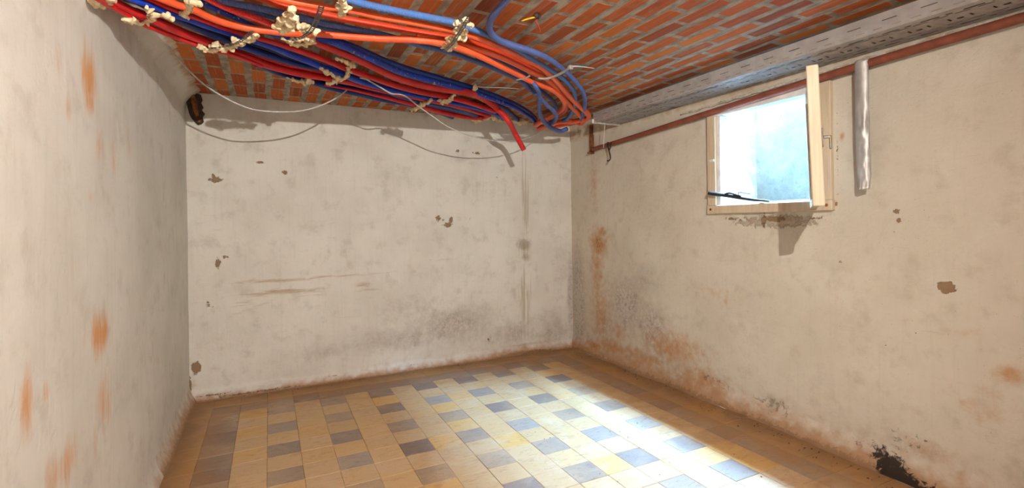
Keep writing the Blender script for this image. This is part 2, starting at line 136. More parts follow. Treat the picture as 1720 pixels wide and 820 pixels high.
FOAM = {
    'corner': [[-0.6, 2.4316, 2.3899, 0.0191], [-0.6, 2.4843, 2.4021, 0.0196], [-0.5955, 2.5205, 2.4105, 0.016], [-0.5782, 2.4799, 2.4116, 0.0197], [-0.5875, 2.4561, 2.4095, 0.0233], [-0.5571, 2.4461, 2.4135, 0.0195]],
    'left_strip': [[-0.5491, 2.6602, 2.4109, 0.0171], [-0.535, 2.6732, 2.413, 0.0194], [-0.5184, 2.686, 2.4154, 0.0174], [-0.5015, 2.699, 2.4178, 0.0132], [-0.4801, 2.6885, 2.4202, 0.0132], [-0.4554, 2.6476, 2.4223, 0.0152], [-0.4376, 2.5945, 2.4234, 0.0192], [-0.4448, 2.5399, 2.4213, 0.0146], [-0.4469, 2.5067, 2.4202, 0.0102], [-0.4224, 2.5923, 2.4252, 0.015], [-0.4047, 2.5757, 2.4271, 0.0128], [-0.3895, 2.6018, 2.4295, 0.0173], [-0.3772, 2.6218, 2.4313, 0.0131]],
    'top_drip': [[-0.3235, 2.6209, 2.451, 0.0154], [-0.3334, 2.6105, 2.4506, 0.0132], [-0.3078, 2.5669, 2.4514, 0.0173], [-0.2964, 2.5097, 2.4515, 0.0169], [-0.2952, 2.4647, 2.4514, 0.0166], [-0.2803, 2.4468, 2.4519, 0.0166], [-0.2633, 2.4468, 2.4526, 0.0145], [-0.2513, 2.4549, 2.4531, 0.0125]],
    'strap_clump': [[-0.3169, 3.0189, 2.4436, 0.0154], [-0.2984, 3.0459, 2.4457, 0.0182], [-0.2767, 3.0729, 2.4481, 0.0184], [-0.2499, 3.0485, 2.4505, 0.021], [-0.225, 2.9758, 2.4523, 0.0257], [-0.2054, 3.0416, 2.4547, 0.0211], [-0.1755, 3.007, 2.4574, 0.0209], [-0.1488, 2.9733, 2.4598, 0.0182], [-0.1512, 2.8708, 2.459, 0.0201], [-0.1343, 2.9046, 2.4608, 0.0204], [-0.1109, 2.9289, 2.4632, 0.0206], [-0.0844, 2.878, 2.4656, 0.0229], [-0.0613, 2.8291, 2.4677, 0.0226], [-0.0497, 2.7921, 2.4688, 0.0174]],
    'big_clump': [[0.1071, 2.3905, 2.4515, 0.0241], [0.0995, 2.4488, 2.4511, 0.0269], [0.0841, 2.5125, 2.4505, 0.0275], [0.0638, 2.5051, 2.4498, 0.0205], [0.0499, 2.5703, 2.4493, 0.0233], [0.0762, 2.5998, 2.4502, 0.0236], [0.104, 2.5739, 2.4511, 0.0235], [0.1287, 2.5416, 2.452, 0.0187], [0.1538, 2.5716, 2.4527, 0.0214], [0.1722, 2.5258, 2.4534, 0.0187], [0.1908, 2.5661, 2.4539, 0.0238], [0.175, 2.6124, 2.4533, 0.0194], [0.2162, 2.5811, 2.4547, 0.0193], [0.0586, 2.6302, 2.4496, 0.0167]],
    'ceiling_smear': [[0.0212, 2.646, 2.5733, 0.0286], [0.0551, 2.6476, 2.5744, 0.0288], [0.0919, 2.6409, 2.5756, 0.0313], [0.1294, 2.6414, 2.5768, 0.0291], [0.167, 2.6346, 2.578, 0.0292], [0.2, 2.637, 2.579, 0.0245], [0.2368, 2.6457, 2.5801, 0.0248], [0.2662, 2.6576, 2.581, 0.0225]],
    'lower_fringe': [[0.0763, 2.8176, 2.476, 0.0128], [0.1053, 2.8398, 2.4787, 0.0181], [0.1268, 2.8732, 2.4805, 0.0184], [0.1543, 2.8969, 2.4829, 0.0187], [0.1803, 2.8826, 2.4853, 0.016], [0.2044, 2.8405, 2.4877, 0.0185], [0.2158, 2.7925, 2.489, 0.0208], [0.2309, 2.8356, 2.4901, 0.0132], [0.1555, 2.8035, 2.4835, 0.0207], [0.1802, 2.7811, 2.4858, 0.0206]],
    'top_drop': [[0.2981, 2.2386, 2.4886, 0.0171], [0.3051, 2.2736, 2.4887, 0.0174], [0.3148, 2.3088, 2.4888, 0.0221], [0.3042, 2.326, 2.4884, 0.0178], [0.3336, 2.3151, 2.4894, 0.0156], [0.3165, 2.3619, 2.4887, 0.0181], [0.3191, 2.4029, 2.4886, 0.0161], [0.3073, 2.3931, 2.4882, 0.0114], [0.3302, 2.4059, 2.4889, 0.0115]],
    'strap_beads': [[0.8274, 2.2394, 2.4751, 0.0166], [0.8537, 2.2524, 2.4757, 0.0144], [0.86, 2.2124, 2.4763, 0.0166], [0.8971, 2.244, 2.477, 0.0145], [0.8692, 2.2856, 2.4758, 0.0146], [0.8624, 2.3444, 2.475, 0.0224], [0.8875, 2.3517, 2.4756, 0.02], [0.913, 2.3423, 2.4764, 0.02], [0.8954, 2.4084, 2.4753, 0.0256], [0.9186, 2.4087, 2.4759, 0.0205], [0.8861, 2.4651, 2.4745, 0.0234], [0.9154, 2.519, 2.4748, 0.0213], [0.8683, 2.4807, 2.4739, 0.0209], [0.8817, 2.5794, 2.4734, 0.0216], [0.903, 2.5913, 2.4738, 0.0191], [0.8637, 2.5666, 2.4731, 0.0161], [0.9184, 2.5957, 2.4742, 0.0137]],
    'hook_smear': [[0.3862, 3.1418, 2.5155, 0.0149], [0.4093, 3.1605, 2.517, 0.0181], [0.4377, 3.1905, 2.5189, 0.0183], [0.4686, 3.2329, 2.5208, 0.0186], [0.4897, 3.2536, 2.5221, 0.0188], [0.4807, 3.3187, 2.5208, 0.0191], [0.4842, 3.3974, 2.5202, 0.0196], [0.4879, 3.4798, 2.5197, 0.02], [0.484, 3.5676, 2.5186, 0.0218], [0.4627, 3.5864, 2.517, 0.0205], [0.4344, 3.5473, 2.5155, 0.0202], [0.4016, 3.4958, 2.5136, 0.0212], [0.37, 3.4459, 2.5117, 0.0208], [0.3406, 3.4106, 2.5099, 0.0205], [0.3191, 3.3749, 2.5085, 0.0158], [0.4315, 3.6224, 2.5147, 0.0206], [0.4189, 3.6865, 2.5133, 0.0182], [0.3915, 3.6915, 2.5115, 0.0167]],
    'low_seam': [[0.1247, 3.6387, 2.5031, 0.0133], [0.1556, 3.678, 2.5053, 0.0168], [0.1912, 3.7175, 2.5077, 0.0171], [0.2232, 3.743, 2.5098, 0.0207], [0.2529, 3.7221, 2.5119, 0.0248], [0.2824, 3.7014, 2.514, 0.0234], [0.2603, 3.6595, 2.5127, 0.0204]],
    'bead_right': [[1.4679, 3.5759, 2.5771, 0.0231], [1.4842, 3.6412, 2.5765, 0.0196], [1.4915, 3.7109, 2.5755, 0.0223], [1.4723, 3.7149, 2.5744, 0.0271], [1.4729, 3.7698, 2.5734, 0.0194], [1.5263, 3.7586, 2.5763, 0.0178]],
    'bead_middle': [[1.3846, 3.8257, 2.5678, 0.0186], [1.3906, 3.9014, 2.5667, 0.0214], [1.4019, 3.9789, 2.5659, 0.0218], [1.3832, 4.0655, 2.5635, 0.0255], [1.3712, 4.1105, 2.5622, 0.0275], [1.3201, 4.0364, 2.5609, 0.0168], [1.4018, 4.0407, 2.5649, 0.0221]],
    'bead_left': [[1.2448, 4.0309, 2.5572, 0.0167], [1.2438, 4.1144, 2.5558, 0.022], [1.2174, 4.2062, 2.5532, 0.0276], [1.216, 4.2964, 2.5518, 0.0263], [1.2032, 4.3687, 2.5503, 0.0231], [1.1727, 4.3983, 2.5484, 0.0179]],
    'wall_hole': [[2.0431, 4.9727, 2.6273, 0.0376], [2.0594, 4.8773, 2.6295, 0.037], [2.0899, 4.8027, 2.63, 0.0419], [2.1015, 4.7036, 2.63, 0.036], [2.1539, 4.7439, 2.63, 0.0313], [1.9768, 4.8946, 2.626, 0.0316], [2.2633, 4.8603, 2.63, 0.0375], [2.5144, 4.8225, 2.63, 0.0435], [2.5996, 4.8562, 2.63, 0.033]],
}
STRAPS = {
    'left': [[-0.2701, 2.972, 2.4258], [-0.2367, 2.9525, 2.429], [-0.1918, 2.9218, 2.4333], [-0.1521, 2.8827, 2.437], [-0.1204, 2.8319, 2.4399], [-0.0942, 2.7703, 2.4423], [-0.0768, 2.7165, 2.4439], [-0.0576, 2.6722, 2.4457]],
    'middle': [[0.2101, 2.2123, 2.4306], [0.2099, 2.2631, 2.4304], [0.2072, 2.317, 2.4301], [0.2031, 2.3881, 2.4298], [0.1963, 2.4643, 2.4294], [0.1833, 2.5393, 2.4288], [0.1607, 2.6047, 2.4279], [0.1333, 2.6485, 2.427], [0.102, 2.677, 2.4259]],
    'right': [[0.8347, 2.0866, 2.452], [0.8406, 2.1548, 2.4514], [0.8523, 2.225, 2.451], [0.8592, 2.2935, 2.4505], [0.8666, 2.3659, 2.4499], [0.8745, 2.4425, 2.4494], [0.8739, 2.5078, 2.4488], [0.8735, 2.5662, 2.4483]],
}
WIRES = {
    'left': [[-0.5619, 3.72, 2.6523], [-0.5029, 3.7392, 2.5727], [-0.4203, 3.7652, 2.4837], [-0.3471, 3.7873, 2.424], [-0.2305, 3.821, 2.361], [-0.1611, 3.8402, 2.3356], [-0.0931, 3.8585, 2.3192], [0.0801, 3.9027, 2.3253], [0.2615, 3.946, 2.3661], [0.4338, 3.9844, 2.4561], [0.5379, 4.0065, 2.5412], [0.6079, 4.021, 2.6132]],
    'right': [[0.5739, 3.48, 2.5139], [0.6179, 3.5043, 2.5175], [0.65, 3.5256, 2.5103], [0.7398, 3.5833, 2.4889], [0.8236, 3.6349, 2.4695], [0.8749, 3.6653, 2.4801], [0.9378, 3.7018, 2.482], [1.0572, 3.7686, 2.4311], [1.1945, 3.8415, 2.3783], [1.3148, 3.9023, 2.3316], [1.4537, 3.9691, 2.2988], [1.5998, 4.0359, 2.2765], [1.8109, 4.1271, 2.2703], [1.9903, 4.2, 2.2821], [2.1643, 4.282, 2.3088], [2.3118, 4.3484, 2.3464], [2.4472, 4.407, 2.4043], [2.5569, 4.45, 2.4687]],
    'tie': [[1.5179, 2.9734, 2.475], [1.5496, 2.9205, 2.475], [1.5577, 2.8514, 2.475]],
    'tie2': [[1.6261, 2.8609, 2.47], [1.6695, 2.8565, 2.47], [1.6961, 2.8153, 2.47], [1.7098, 2.6961, 2.47], [1.699, 2.5817, 2.47], [1.7065, 2.5529, 2.47], [1.7675, 2.5384, 2.47], [1.8466, 2.5353, 2.47]],
    'cwire': [[1.5787, 3.8326, 2.655], [1.6776, 3.809, 2.655], [1.797, 3.7667, 2.655], [1.9346, 3.7467, 2.655]],
    'yellow': [[1.3716, 2.4107, 2.665], [1.3327, 2.3893, 2.645], [1.3004, 2.3995, 2.635], [1.2776, 2.4274, 2.63]],
    'redstub': [[1.3755, 2.4177, 2.665], [1.3623, 2.4153, 2.645], [1.393, 2.4428, 2.63], [1.4326, 2.4922, 2.62]],
    'knot': [[1.3378, 2.3914, 2.655], [1.3441, 2.3756, 2.655], [1.3698, 2.3941, 2.655], [1.3641, 2.3707, 2.655]],
}
STAINS = {
    'back_chip': [[-0.416, 1.92, 0.055, 0.036, 0.95], [-0.434, 1.951, 0.03, 0.03, 0.7], [-0.064, 2.087, 0.036, 0.015, 1], [0.137, 2.002, 0.03, 0.024, 1], [-0.406, 1.185, 0.024, 0.055, 1], [-0.36, 1.236, 0.042, 0.024, 0.8], [-0.576, 0.286, 0.042, 0.055, 1.1], [-0.63, 0.13, 0.018, 0.097, 1.1], [1.615, 1.565, 0.03, 0.036, 1.1], [1.72, 1.494, 0.055, 0.03, 1.1], [1.761, 1.551, 0.024, 0.036, 1.05], [1.674, 1.545, 0.024, 0.018, 0.7], [1.981, 1.556, 0.036, 0.048, 0.55], [1.839, 2.299, 0.048, 0.024, 0.7], [2.062, 2.285, 0.055, 0.024, 0.8], [0.092, 1.631, 0.067, 0.055, 0.45], [3.009, 1.817, 0.024, 0.061, 0.5], [2.176, 0.214, 0.024, 0.036, 0.7], [2.779, 0.004, 0.206, 0.024, 0.95], [3.066, 0.146, 0.024, 0.018, 0.6], [-0.473, 0.808, 0.073, 0.085, 0.5], [0.464, 2.47, 0.018, 0.018, 0.7], [2.311, 2.023, 0.018, 0.018, 0.7], [-0.122, 0.016, 0.485, 0.011, 0.8], [-0.446, 0.038, 0.182, 0.013, 0.8], [0.542, 0.058, 0.303, 0.01, 0.65], [1.363, 0.048, 0.364, 0.009, 0.6]],
    'back_drip': [[2.657, 1.813, 0.055, 0.485, 1.2], [2.647, 1.192, 0.097, 0.145, 1.0], [2.632, 0.642, 0.109, 0.424, 0.95], [2.587, 0.235, 0.17, 0.133, 0.6]],
    'back_blotch': [[2.641, 1.262, 0.097, 0.079, 1.1], [2.662, 1.109, 0.085, 0.061, 0.7]],
    'back_line': [[0.085, 1.002, 0.424, 0.021, 1], [0.554, 1.013, 0.667, 0.015, 0.75], [0.134, 0.894, 0.364, 0.024, 1], [0.338, 0.84, 0.242, 0.015, 0.7], [0.832, 0.914, 0.085, 0.03, 0.9], [0.889, 0.857, 0.121, 0.024, 0.85], [-0.112, 0.858, 0.364, 0.042, 0.6, 0.35], [-0.161, 0.754, 0.303, 0.024, 0.6, 0.35], [1.57, 1.123, 0.364, 0.018, 0.6], [2.185, 0.877, 0.546, 0.018, 0.5], [0.772, 0.671, 0.727, 0.024, 0.3]],
    'back_damp': [[1.759, 0.422, 0.546, 0.212, 0.9], [1.18, 0.329, 0.546, 0.133, 0.8], [2.472, 0.247, 0.364, 0.182, 0.8], [3.025, 0.186, 0.242, 0.242, 0.8], [1.37, 0.618, 0.424, 0.182, 0.55], [3.284, 0.591, 0.055, 0.515, 1.15], [0.545, 0.288, 0.424, 0.085, 0.6], [3.121, 1.033, 0.121, 0.485, 0.45]],
    'right_rust': [[4.496, 1.259, 0.151, 0.173, 1.1], [4.438, 1.392, 0.096, 0.066, 1], [4.524, 0.99, 0.121, 0.401, 0.8], [4.569, 1.998, 0.078, 0.337, 0.65], [4.48, 0.462, 0.192, 0.399, 0.75], [4.577, 0.109, 0.22, 0.054, 1.1], [4.753, 0.036, 0.232, 0.042, 1.0], [3.382, 0.34, 0.346, 0.142, 0.9], [3.041, 0.136, 0.302, 0.112, 0.85], [3.829, 0.152, 0.331, 0.083, 0.9], [4.254, 0.147, 0.292, 0.09, 1.0], [2.966, 0.907, 0.237, 0.07, 0.4], [1.088, 0.715, 0.056, 0.047, 0.9], [1.273, 0.887, 0.142, 0.038, 0.35], [1.204, 0.53, 0.136, 0.092, 0.45], [2.38, 0.104, 0.266, 0.044, 0.6], [2.225, 1.435, 0.017, 0.101, 0.5], [2.786, 0.88, 0.029, 0.096, 0.55], [1.438, 0.187, 0.133, 0.067, 0.55], [4.15, 0.327, 0.154, 0.088, 0.7], [1.877, 2.028, 0.014, 0.027, 0.9]],
    'right_chip': [[1.577, 1.543, 0.018, 0.017, 1.1], [1.568, 1.49, 0.015, 0.014, 1.1], [1.35, 1.124, 0.039, 0.032, 1.35], [1.59, 1.42, 0.009, 0.014, 0.9], [1.902, 1.225, 0.011, 0.012, 1], [2.041, 1.116, 0.01, 0.016, 0.8], [1.911, 0.812, 0.011, 0.012, 0.9], [2.457, 1.501, 0.015, 0.062, 0.9], [1.755, 2.0, 0.01, 0.015, 1], [2.72, 1.513, 0.162, 0.019, 0.75], [2.361, 1.508, 0.119, 0.026, 0.8], [2.056, 1.512, 0.079, 0.012, 0.8], [1.451, 0.242, 0.028, 0.013, 0.85], [1.645, 0.743, 0.006, 0.007, 0.9], [1.326, 0.69, 0.005, 0.006, 0.9], [1.487, 0.845, 0.006, 0.007, 0.9], [1.728, 0.889, 0.007, 0.007, 0.8], [1.912, 1.918, 0.007, 0.366, 0.85], [1.927, 1.61, 0.019, 0.039, 0.8], [2.438, 1.492, 0.008, 0.062, 1.1], [2.966, 2.007, 0.009, 0.35, 0.55], [1.812, 0.07, 0.102, 0.007, 0.7], [2.819, 2.521, 0.012, 0.145, 0.6]],
    'right_damp': [[4.047, 0.655, 0.306, 0.309, 1.0], [3.653, 0.481, 0.236, 0.253, 1.0], [3.77, 0.929, 0.278, 0.176, 0.7], [4.901, 0.536, 0.124, 0.639, 1.15], [4.352, 0.385, 0.204, 0.195, 0.8], [3.536, 0.278, 0.153, 0.112, 0.6], [1.513, 1.148, 0.14, 0.137, 0.4], [1.769, 0.79, 0.253, 0.185, 0.4], [2.678, 0.613, 0.306, 0.187, 0.3], [2.614, 1.318, 0.297, 0.074, 0.4], [1.953, 0.442, 0.312, 0.117, 0.3]],
    'right_mould': [[1.615, 0.061, 0.079, 0.056, 1.3], [1.665, 0.079, 0.057, 0.043, 1.1], [1.579, 0.017, 0.077, 0.059, 1.5], [1.511, -0.0, 0.085, 0.044, 1.5], [1.412, 0.015, 0.054, 0.03, 1.1], [1.684, 0.114, 0.07, 0.036, 0.75], [1.794, 0.107, 0.061, 0.034, 0.6]],
    'right_rough': [[2.361, 1.491, 0.383, 0.061, 1.0], [2.916, 0.171, 0.339, 0.099, 0.6], [3.038, 0.34, 0.301, 0.127, 0.5], [2.38, 0.148, 0.266, 0.07, 0.7], [1.553, 0.209, 0.17, 0.104, 0.6], [1.204, 0.468, 0.136, 0.154, 0.4]],
    'left_rust': [[2.466, 2.096, 0.097, 0.108, 1.3], [2.477, 2.005, 0.067, 0.052, 1.1], [2.232, 1.928, 0.047, 0.046, 0.75], [2.583, 1.845, 0.083, 0.074, 0.75], [2.799, 1.822, 0.059, 0.108, 0.6], [2.575, 1.069, 0.134, 0.079, 1.3], [2.548, 1.001, 0.08, 0.049, 0.6], [1.888, 0.997, 0.052, 0.094, 1.0], [2.027, 0.989, 0.032, 0.026, 0.6], [2.619, 0.76, 0.103, 0.125, 0.95], [2.496, 0.657, 0.053, 0.071, 0.5], [2.151, 0.702, 0.135, 0.072, 1.0], [3.068, 1.931, 0.097, 0.09, 0.5], [2.146, 2.089, 0.076, 0.08, 0.5], [2.498, 1.63, 0.038, 0.038, 0.5], [2.014, 1.002, 0.023, 0.026, 0.5]],
}


# ------------------------------------------------------------------ helpers
def lin(r, g, b):
    f = lambda c: (c / 255) / 12.92 if c / 255 <= 0.04045 else ((c / 255 + 0.055) / 1.055) ** 2.4
    return (f(r), f(g), f(b), 1.0)

class NT:
    """a small node-tree writer"""
    def __init__(self, name):
        self.mat = bpy.data.materials.new(name)
        self.mat.use_nodes = True
        self.t = self.mat.node_tree
        self.t.nodes.clear()
        self.out = self.t.nodes.new('ShaderNodeOutputMaterial')
        self.bsdf = self.t.nodes.new('ShaderNodeBsdfPrincipled')
        self.t.links.new(self.bsdf.outputs[0], self.out.inputs[0])
    def put(self, sock, v):
        if hasattr(v, 'is_linked') or isinstance(v, bpy.types.NodeSocket):
            self.t.links.new(v, sock)
        elif v is not None:
            sock.default_value = v
    def pos(self):
        return self.t.nodes.new('ShaderNodeNewGeometry').outputs['Position']
    def obj(self):
        return self.t.nodes.new('ShaderNodeTexCoord').outputs['Object']
    def uv(self):
        return self.t.nodes.new('ShaderNodeTexCoord').outputs['UV']
    def rand(self):
        return self.t.nodes.new('ShaderNodeObjectInfo').outputs['Random']
    def scale(self, vec, s, off=(0, 0, 0)):
        n = self.t.nodes.new('ShaderNodeMapping')
        self.put(n.inputs['Vector'], vec)
        n.inputs['Scale'].default_value = s
        n.inputs['Location'].default_value = off
        return n.outputs[0]
    def noise(self, vec, scale=5, detail=4, rough=0.55, dist=0.0):
        n = self.t.nodes.new('ShaderNodeTexNoise')
        self.put(n.inputs['Vector'], vec)
        n.inputs['Scale'].default_value = scale
        n.inputs['Detail'].default_value = detail
        n.inputs['Roughness'].default_value = rough
        n.inputs['Distortion'].default_value = dist
        return n.outputs['Fac']
    def attr(self, name):
        n = self.t.nodes.new('ShaderNodeAttribute')
        n.attribute_name = name
        return n.outputs['Fac']
    def math(self, op, a, b=None, c=None):
        n = self.t.nodes.new('ShaderNodeMath')
        n.operation = op
        self.put(n.inputs[0], a)
        if b is not None: self.put(n.inputs[1], b)
        if c is not None: self.put(n.inputs[2], c)
        return n.outputs[0]
    def ramp(self, v, lo, hi, a=0.0, b=1.0):
        n = self.t.nodes.new('ShaderNodeMapRange')
        n.interpolation_type = 'SMOOTHSTEP'
        self.put(n.inputs['Value'], v)
        n.inputs['From Min'].default_value = lo
        n.inputs['From Max'].default_value = hi
        n.inputs['To Min'].default_value = a
        n.inputs['To Max'].default_value = b
        return n.outputs[0]
    def mix(self, f, a, b, mode='MIX'):
        n = self.t.nodes.new('ShaderNodeMix')
        n.data_type = 'RGBA'
        n.blend_type = mode
        self.put(n.inputs['Factor'], f)
        self.put(n.inputs['A'] if False else n.inputs[6], a)
        self.put(n.inputs[7], b)
        return n.outputs[2]
    def bump(self, h, strength=0.3, dist=0.01, normal=None):
        n = self.t.nodes.new('ShaderNodeBump')
        n.inputs['Strength'].default_value = strength
        n.inputs['Distance'].default_value = dist
        self.put(n.inputs['Height'], h)
        if normal is not None: self.put(n.inputs['Normal'], normal)
        return n.outputs[0]
    def done(self, color, rough=0.7, metal=0.0, normal=None, spec=None):
        b = self.bsdf
        self.put(b.inputs['Base Color'], color)
        self.put(b.inputs['Roughness'], rough)
        self.put(b.inputs['Metallic'], metal)
        if spec is not None: self.put(b.inputs['Specular IOR Level'], spec)
        if normal is not None: self.put(b.inputs['Normal'], normal)
        return self.mat

def smooth(t): return t * t * (3 - 2 * t)
_TAB = RNG.random((256, 256))
def vnoise(u, v):
    iu = np.floor(u).astype(int); iv = np.floor(v).astype(int)
    fu = smooth(u - iu); fv = smooth(v - iv)
    a = _TAB[iu & 255, iv & 255]; b = _TAB[(iu + 1) & 255, iv & 255]
    c = _TAB[iu & 255, (iv + 1) & 255]; d = _TAB[(iu + 1) & 255, (iv + 1) & 255]
    return (a * (1 - fu) + b * fu) * (1 - fv) + (c * (1 - fu) + d * fu) * fv
def fbm(u, v, octv=4, gain=0.5):
    s = 0; a = 1; t = 0
    for k in range(octv):
        s = s + a * vnoise(u * 2 ** k + 17.3 * k, v * 2 ** k + 9.1 * k); t += a; a *= gain
    return s / t - 0.5

def new_mesh(name, verts, faces, mat=None, smooth_shade=False):
    me = bpy.data.meshes.new(name)
    me.from_pydata([tuple(v) for v in verts], [], faces)
    me.update()
    if mat: me.materials.append(mat)
    if smooth_shade:
        me.polygons.foreach_set('use_smooth', [True] * len(me.polygons))
    return me

def bm_mesh(name, bm, mat=None, smooth_shade=False):
    me = bpy.data.meshes.new(name)
    bm.to_mesh(me); bm.free()
    if mat: me.materials.append(mat)
    if smooth_shade:
        me.polygons.foreach_set('use_smooth', [True] * len(me.polygons))
    return me

def link(name, me, parent=None, origin=None):
    """link a mesh given in world metres; its origin is moved to the base of its box"""
    o = bpy.data.objects.new(name, me)
    COL.objects.link(o)
    n = len(me.vertices)
    co = np.empty(n * 3); me.vertices.foreach_get('co', co); co = co.reshape(-1, 3)
    if origin is None:
        lo = co.min(0); hi = co.max(0)
        origin = ((lo[0] + hi[0]) / 2, (lo[1] + hi[1]) / 2, lo[2])
    origin = np.array(origin, float)
    me.vertices.foreach_set('co', (co - origin).ravel()); me.update()
    base = np.zeros(3)
    if parent is not None:
        o.parent = parent
        p = parent; base = np.zeros(3)
        while p is not None:
            base += np.array(p.location); p = p.parent
    o.location = tuple(origin - base)
    return o

def tag(o, label=None, cat=None, group=None, kind=None):
    if label: o['label'] = label
    if cat: o['category'] = cat
    if group: o['group'] = group
    if kind: o['kind'] = kind
    return o

def empty(name, loc, **kw):
    o = bpy.data.objects.new(name, None)
    o.empty_display_size = 0.1
    COL.objects.link(o); o.location = loc
    return tag(o, **kw)

def bm_box(bm, lo, hi, bevel=0.0, M=None, seg=1):
    r = bmesh.ops.create_cube(bm, size=1.0)
    vs = r['verts']
    for v in vs:
        v.co = Vector([lo[k] + (v.co[k] + 0.5) * (hi[k] - lo[k]) for k in range(3)])
    if bevel:
        es = list({e for v in vs for e in v.link_edges})
        rb = bmesh.ops.bevel(bm, geom=es, offset=bevel, segments=seg, affect='EDGES', profile=0.7)
        vs = list({v for f in rb['faces'] for v in f.verts} | {v for v in vs if v.is_valid})
    if M is not None:
        for v in vs: v.co = M @ v.co
    return vs

def box(name, lo, hi, mat, parent=None, bevel=0.002, M=None, kind=None):
    bm = bmesh.new(); bm_box(bm, lo, hi, bevel, M)
    o = link(name, bm_mesh(name, bm, mat), parent)
    if kind: o['kind'] = kind
    return o

def catmull(P, Rr, step):
    P = [np.array(p, float) for p in P]
    P = [2 * P[0] - P[1]] + P + [2 * P[-1] - P[-2]]
    Rr = [Rr[0]] + list(Rr) + [Rr[-1]]
    out = []; rad = []
    for i in range(1, len(P) - 2):
        p0, p1, p2, p3 = P[i - 1:i + 3]
        # centripetal parametrisation keeps tight bends free of loops
        d1 = max(np.linalg.norm(p1 - p0), 1e-6) ** .5
        d2 = max(np.linalg.norm(p2 - p1), 1e-6) ** .5
        d3 = max(np.linalg.norm(p3 - p2), 1e-6) ** .5
        t1 = (p1 - p0) / d1 - (p2 - p0) / (d1 + d2) + (p2 - p1) / d2
        t2 = (p2 - p1) / d2 - (p3 - p1) / (d2 + d3) + (p3 - p2) / d3
        t1 *= d2; t2 *= d2
        n = max(2, int(np.linalg.norm(p2 - p1) / step))
        for k in range(n):
            t = k / n
            h = (2 * t**3 - 3 * t**2 + 1) * p1 + (t**3 - 2 * t**2 + t) * t1 + (-2 * t**3 + 3 * t**2) * p2 + (t**3 - t**2) * t2
            out.append(h); rad.append(Rr[i] * (1 - t) + Rr[i + 1] * t)
    out.append(P[-2]); rad.append(Rr[-2])
    return np.array(out), np.array(rad)

def tube_mesh(name, P, Rr, mat, seg=12, step=0.03, wobble=0.0, caps=True, hollow=False):
    pts, rad = catmull(P, Rr, step)
    n = len(pts)
    if wobble:
        t = np.linspace(0, n * step, n)
        for a in range(3):
            pts[:, a] += wobble * 2 * fbm(t * 2.2 + 31 * a + 7 * pts[0, 0], np.full(n, 3.7 * a), 2)
    tan = np.gradient(pts, axis=0)
    tan /= np.linalg.norm(tan, axis=1)[:, None] + 1e-9
    up = np.array([0, 0, 1.0])
    if abs(tan[0] @ up) > 0.9: up = np.array([1.0, 0, 0])
    nrm = up - tan[0] * (up @ tan[0]); nrm /= np.linalg.norm(nrm)
    length = np.r_[0, np.cumsum(np.linalg.norm(np.diff(pts, axis=0), axis=1))]
    verts = []; uvs = []
    for i in range(n):
        nrm = nrm - tan[i] * (nrm @ tan[i]); nrm /= np.linalg.norm(nrm)
        bi = np.cross(tan[i], nrm)
        for k in range(seg):
            a = 2 * math.pi * k / seg
            verts.append(pts[i] + rad[i] * (math.cos(a) * nrm + math.sin(a) * bi))
            uvs.append((k / seg, length[i]))
    faces = []
    for i in range(n - 1):
        for k in range(seg):
            k2 = (k + 1) % seg
            faces.append((i * seg + k, i * seg + k2, (i + 1) * seg + k2, (i + 1) * seg + k))
    if caps:
        faces.append(tuple(range(seg - 1, -1, -1)))
        faces.append(tuple((n - 1) * seg + k for k in range(seg)))
    me = new_mesh(name, verts, faces, mat, True)
    uvl = me.uv_layers.new(name='UVMap')
    li = np.empty(len(me.loops), int); me.loops.foreach_get('vertex_index', li)
    uvl.data.foreach_set('uv', np.array(uvs)[li].ravel())
    return me

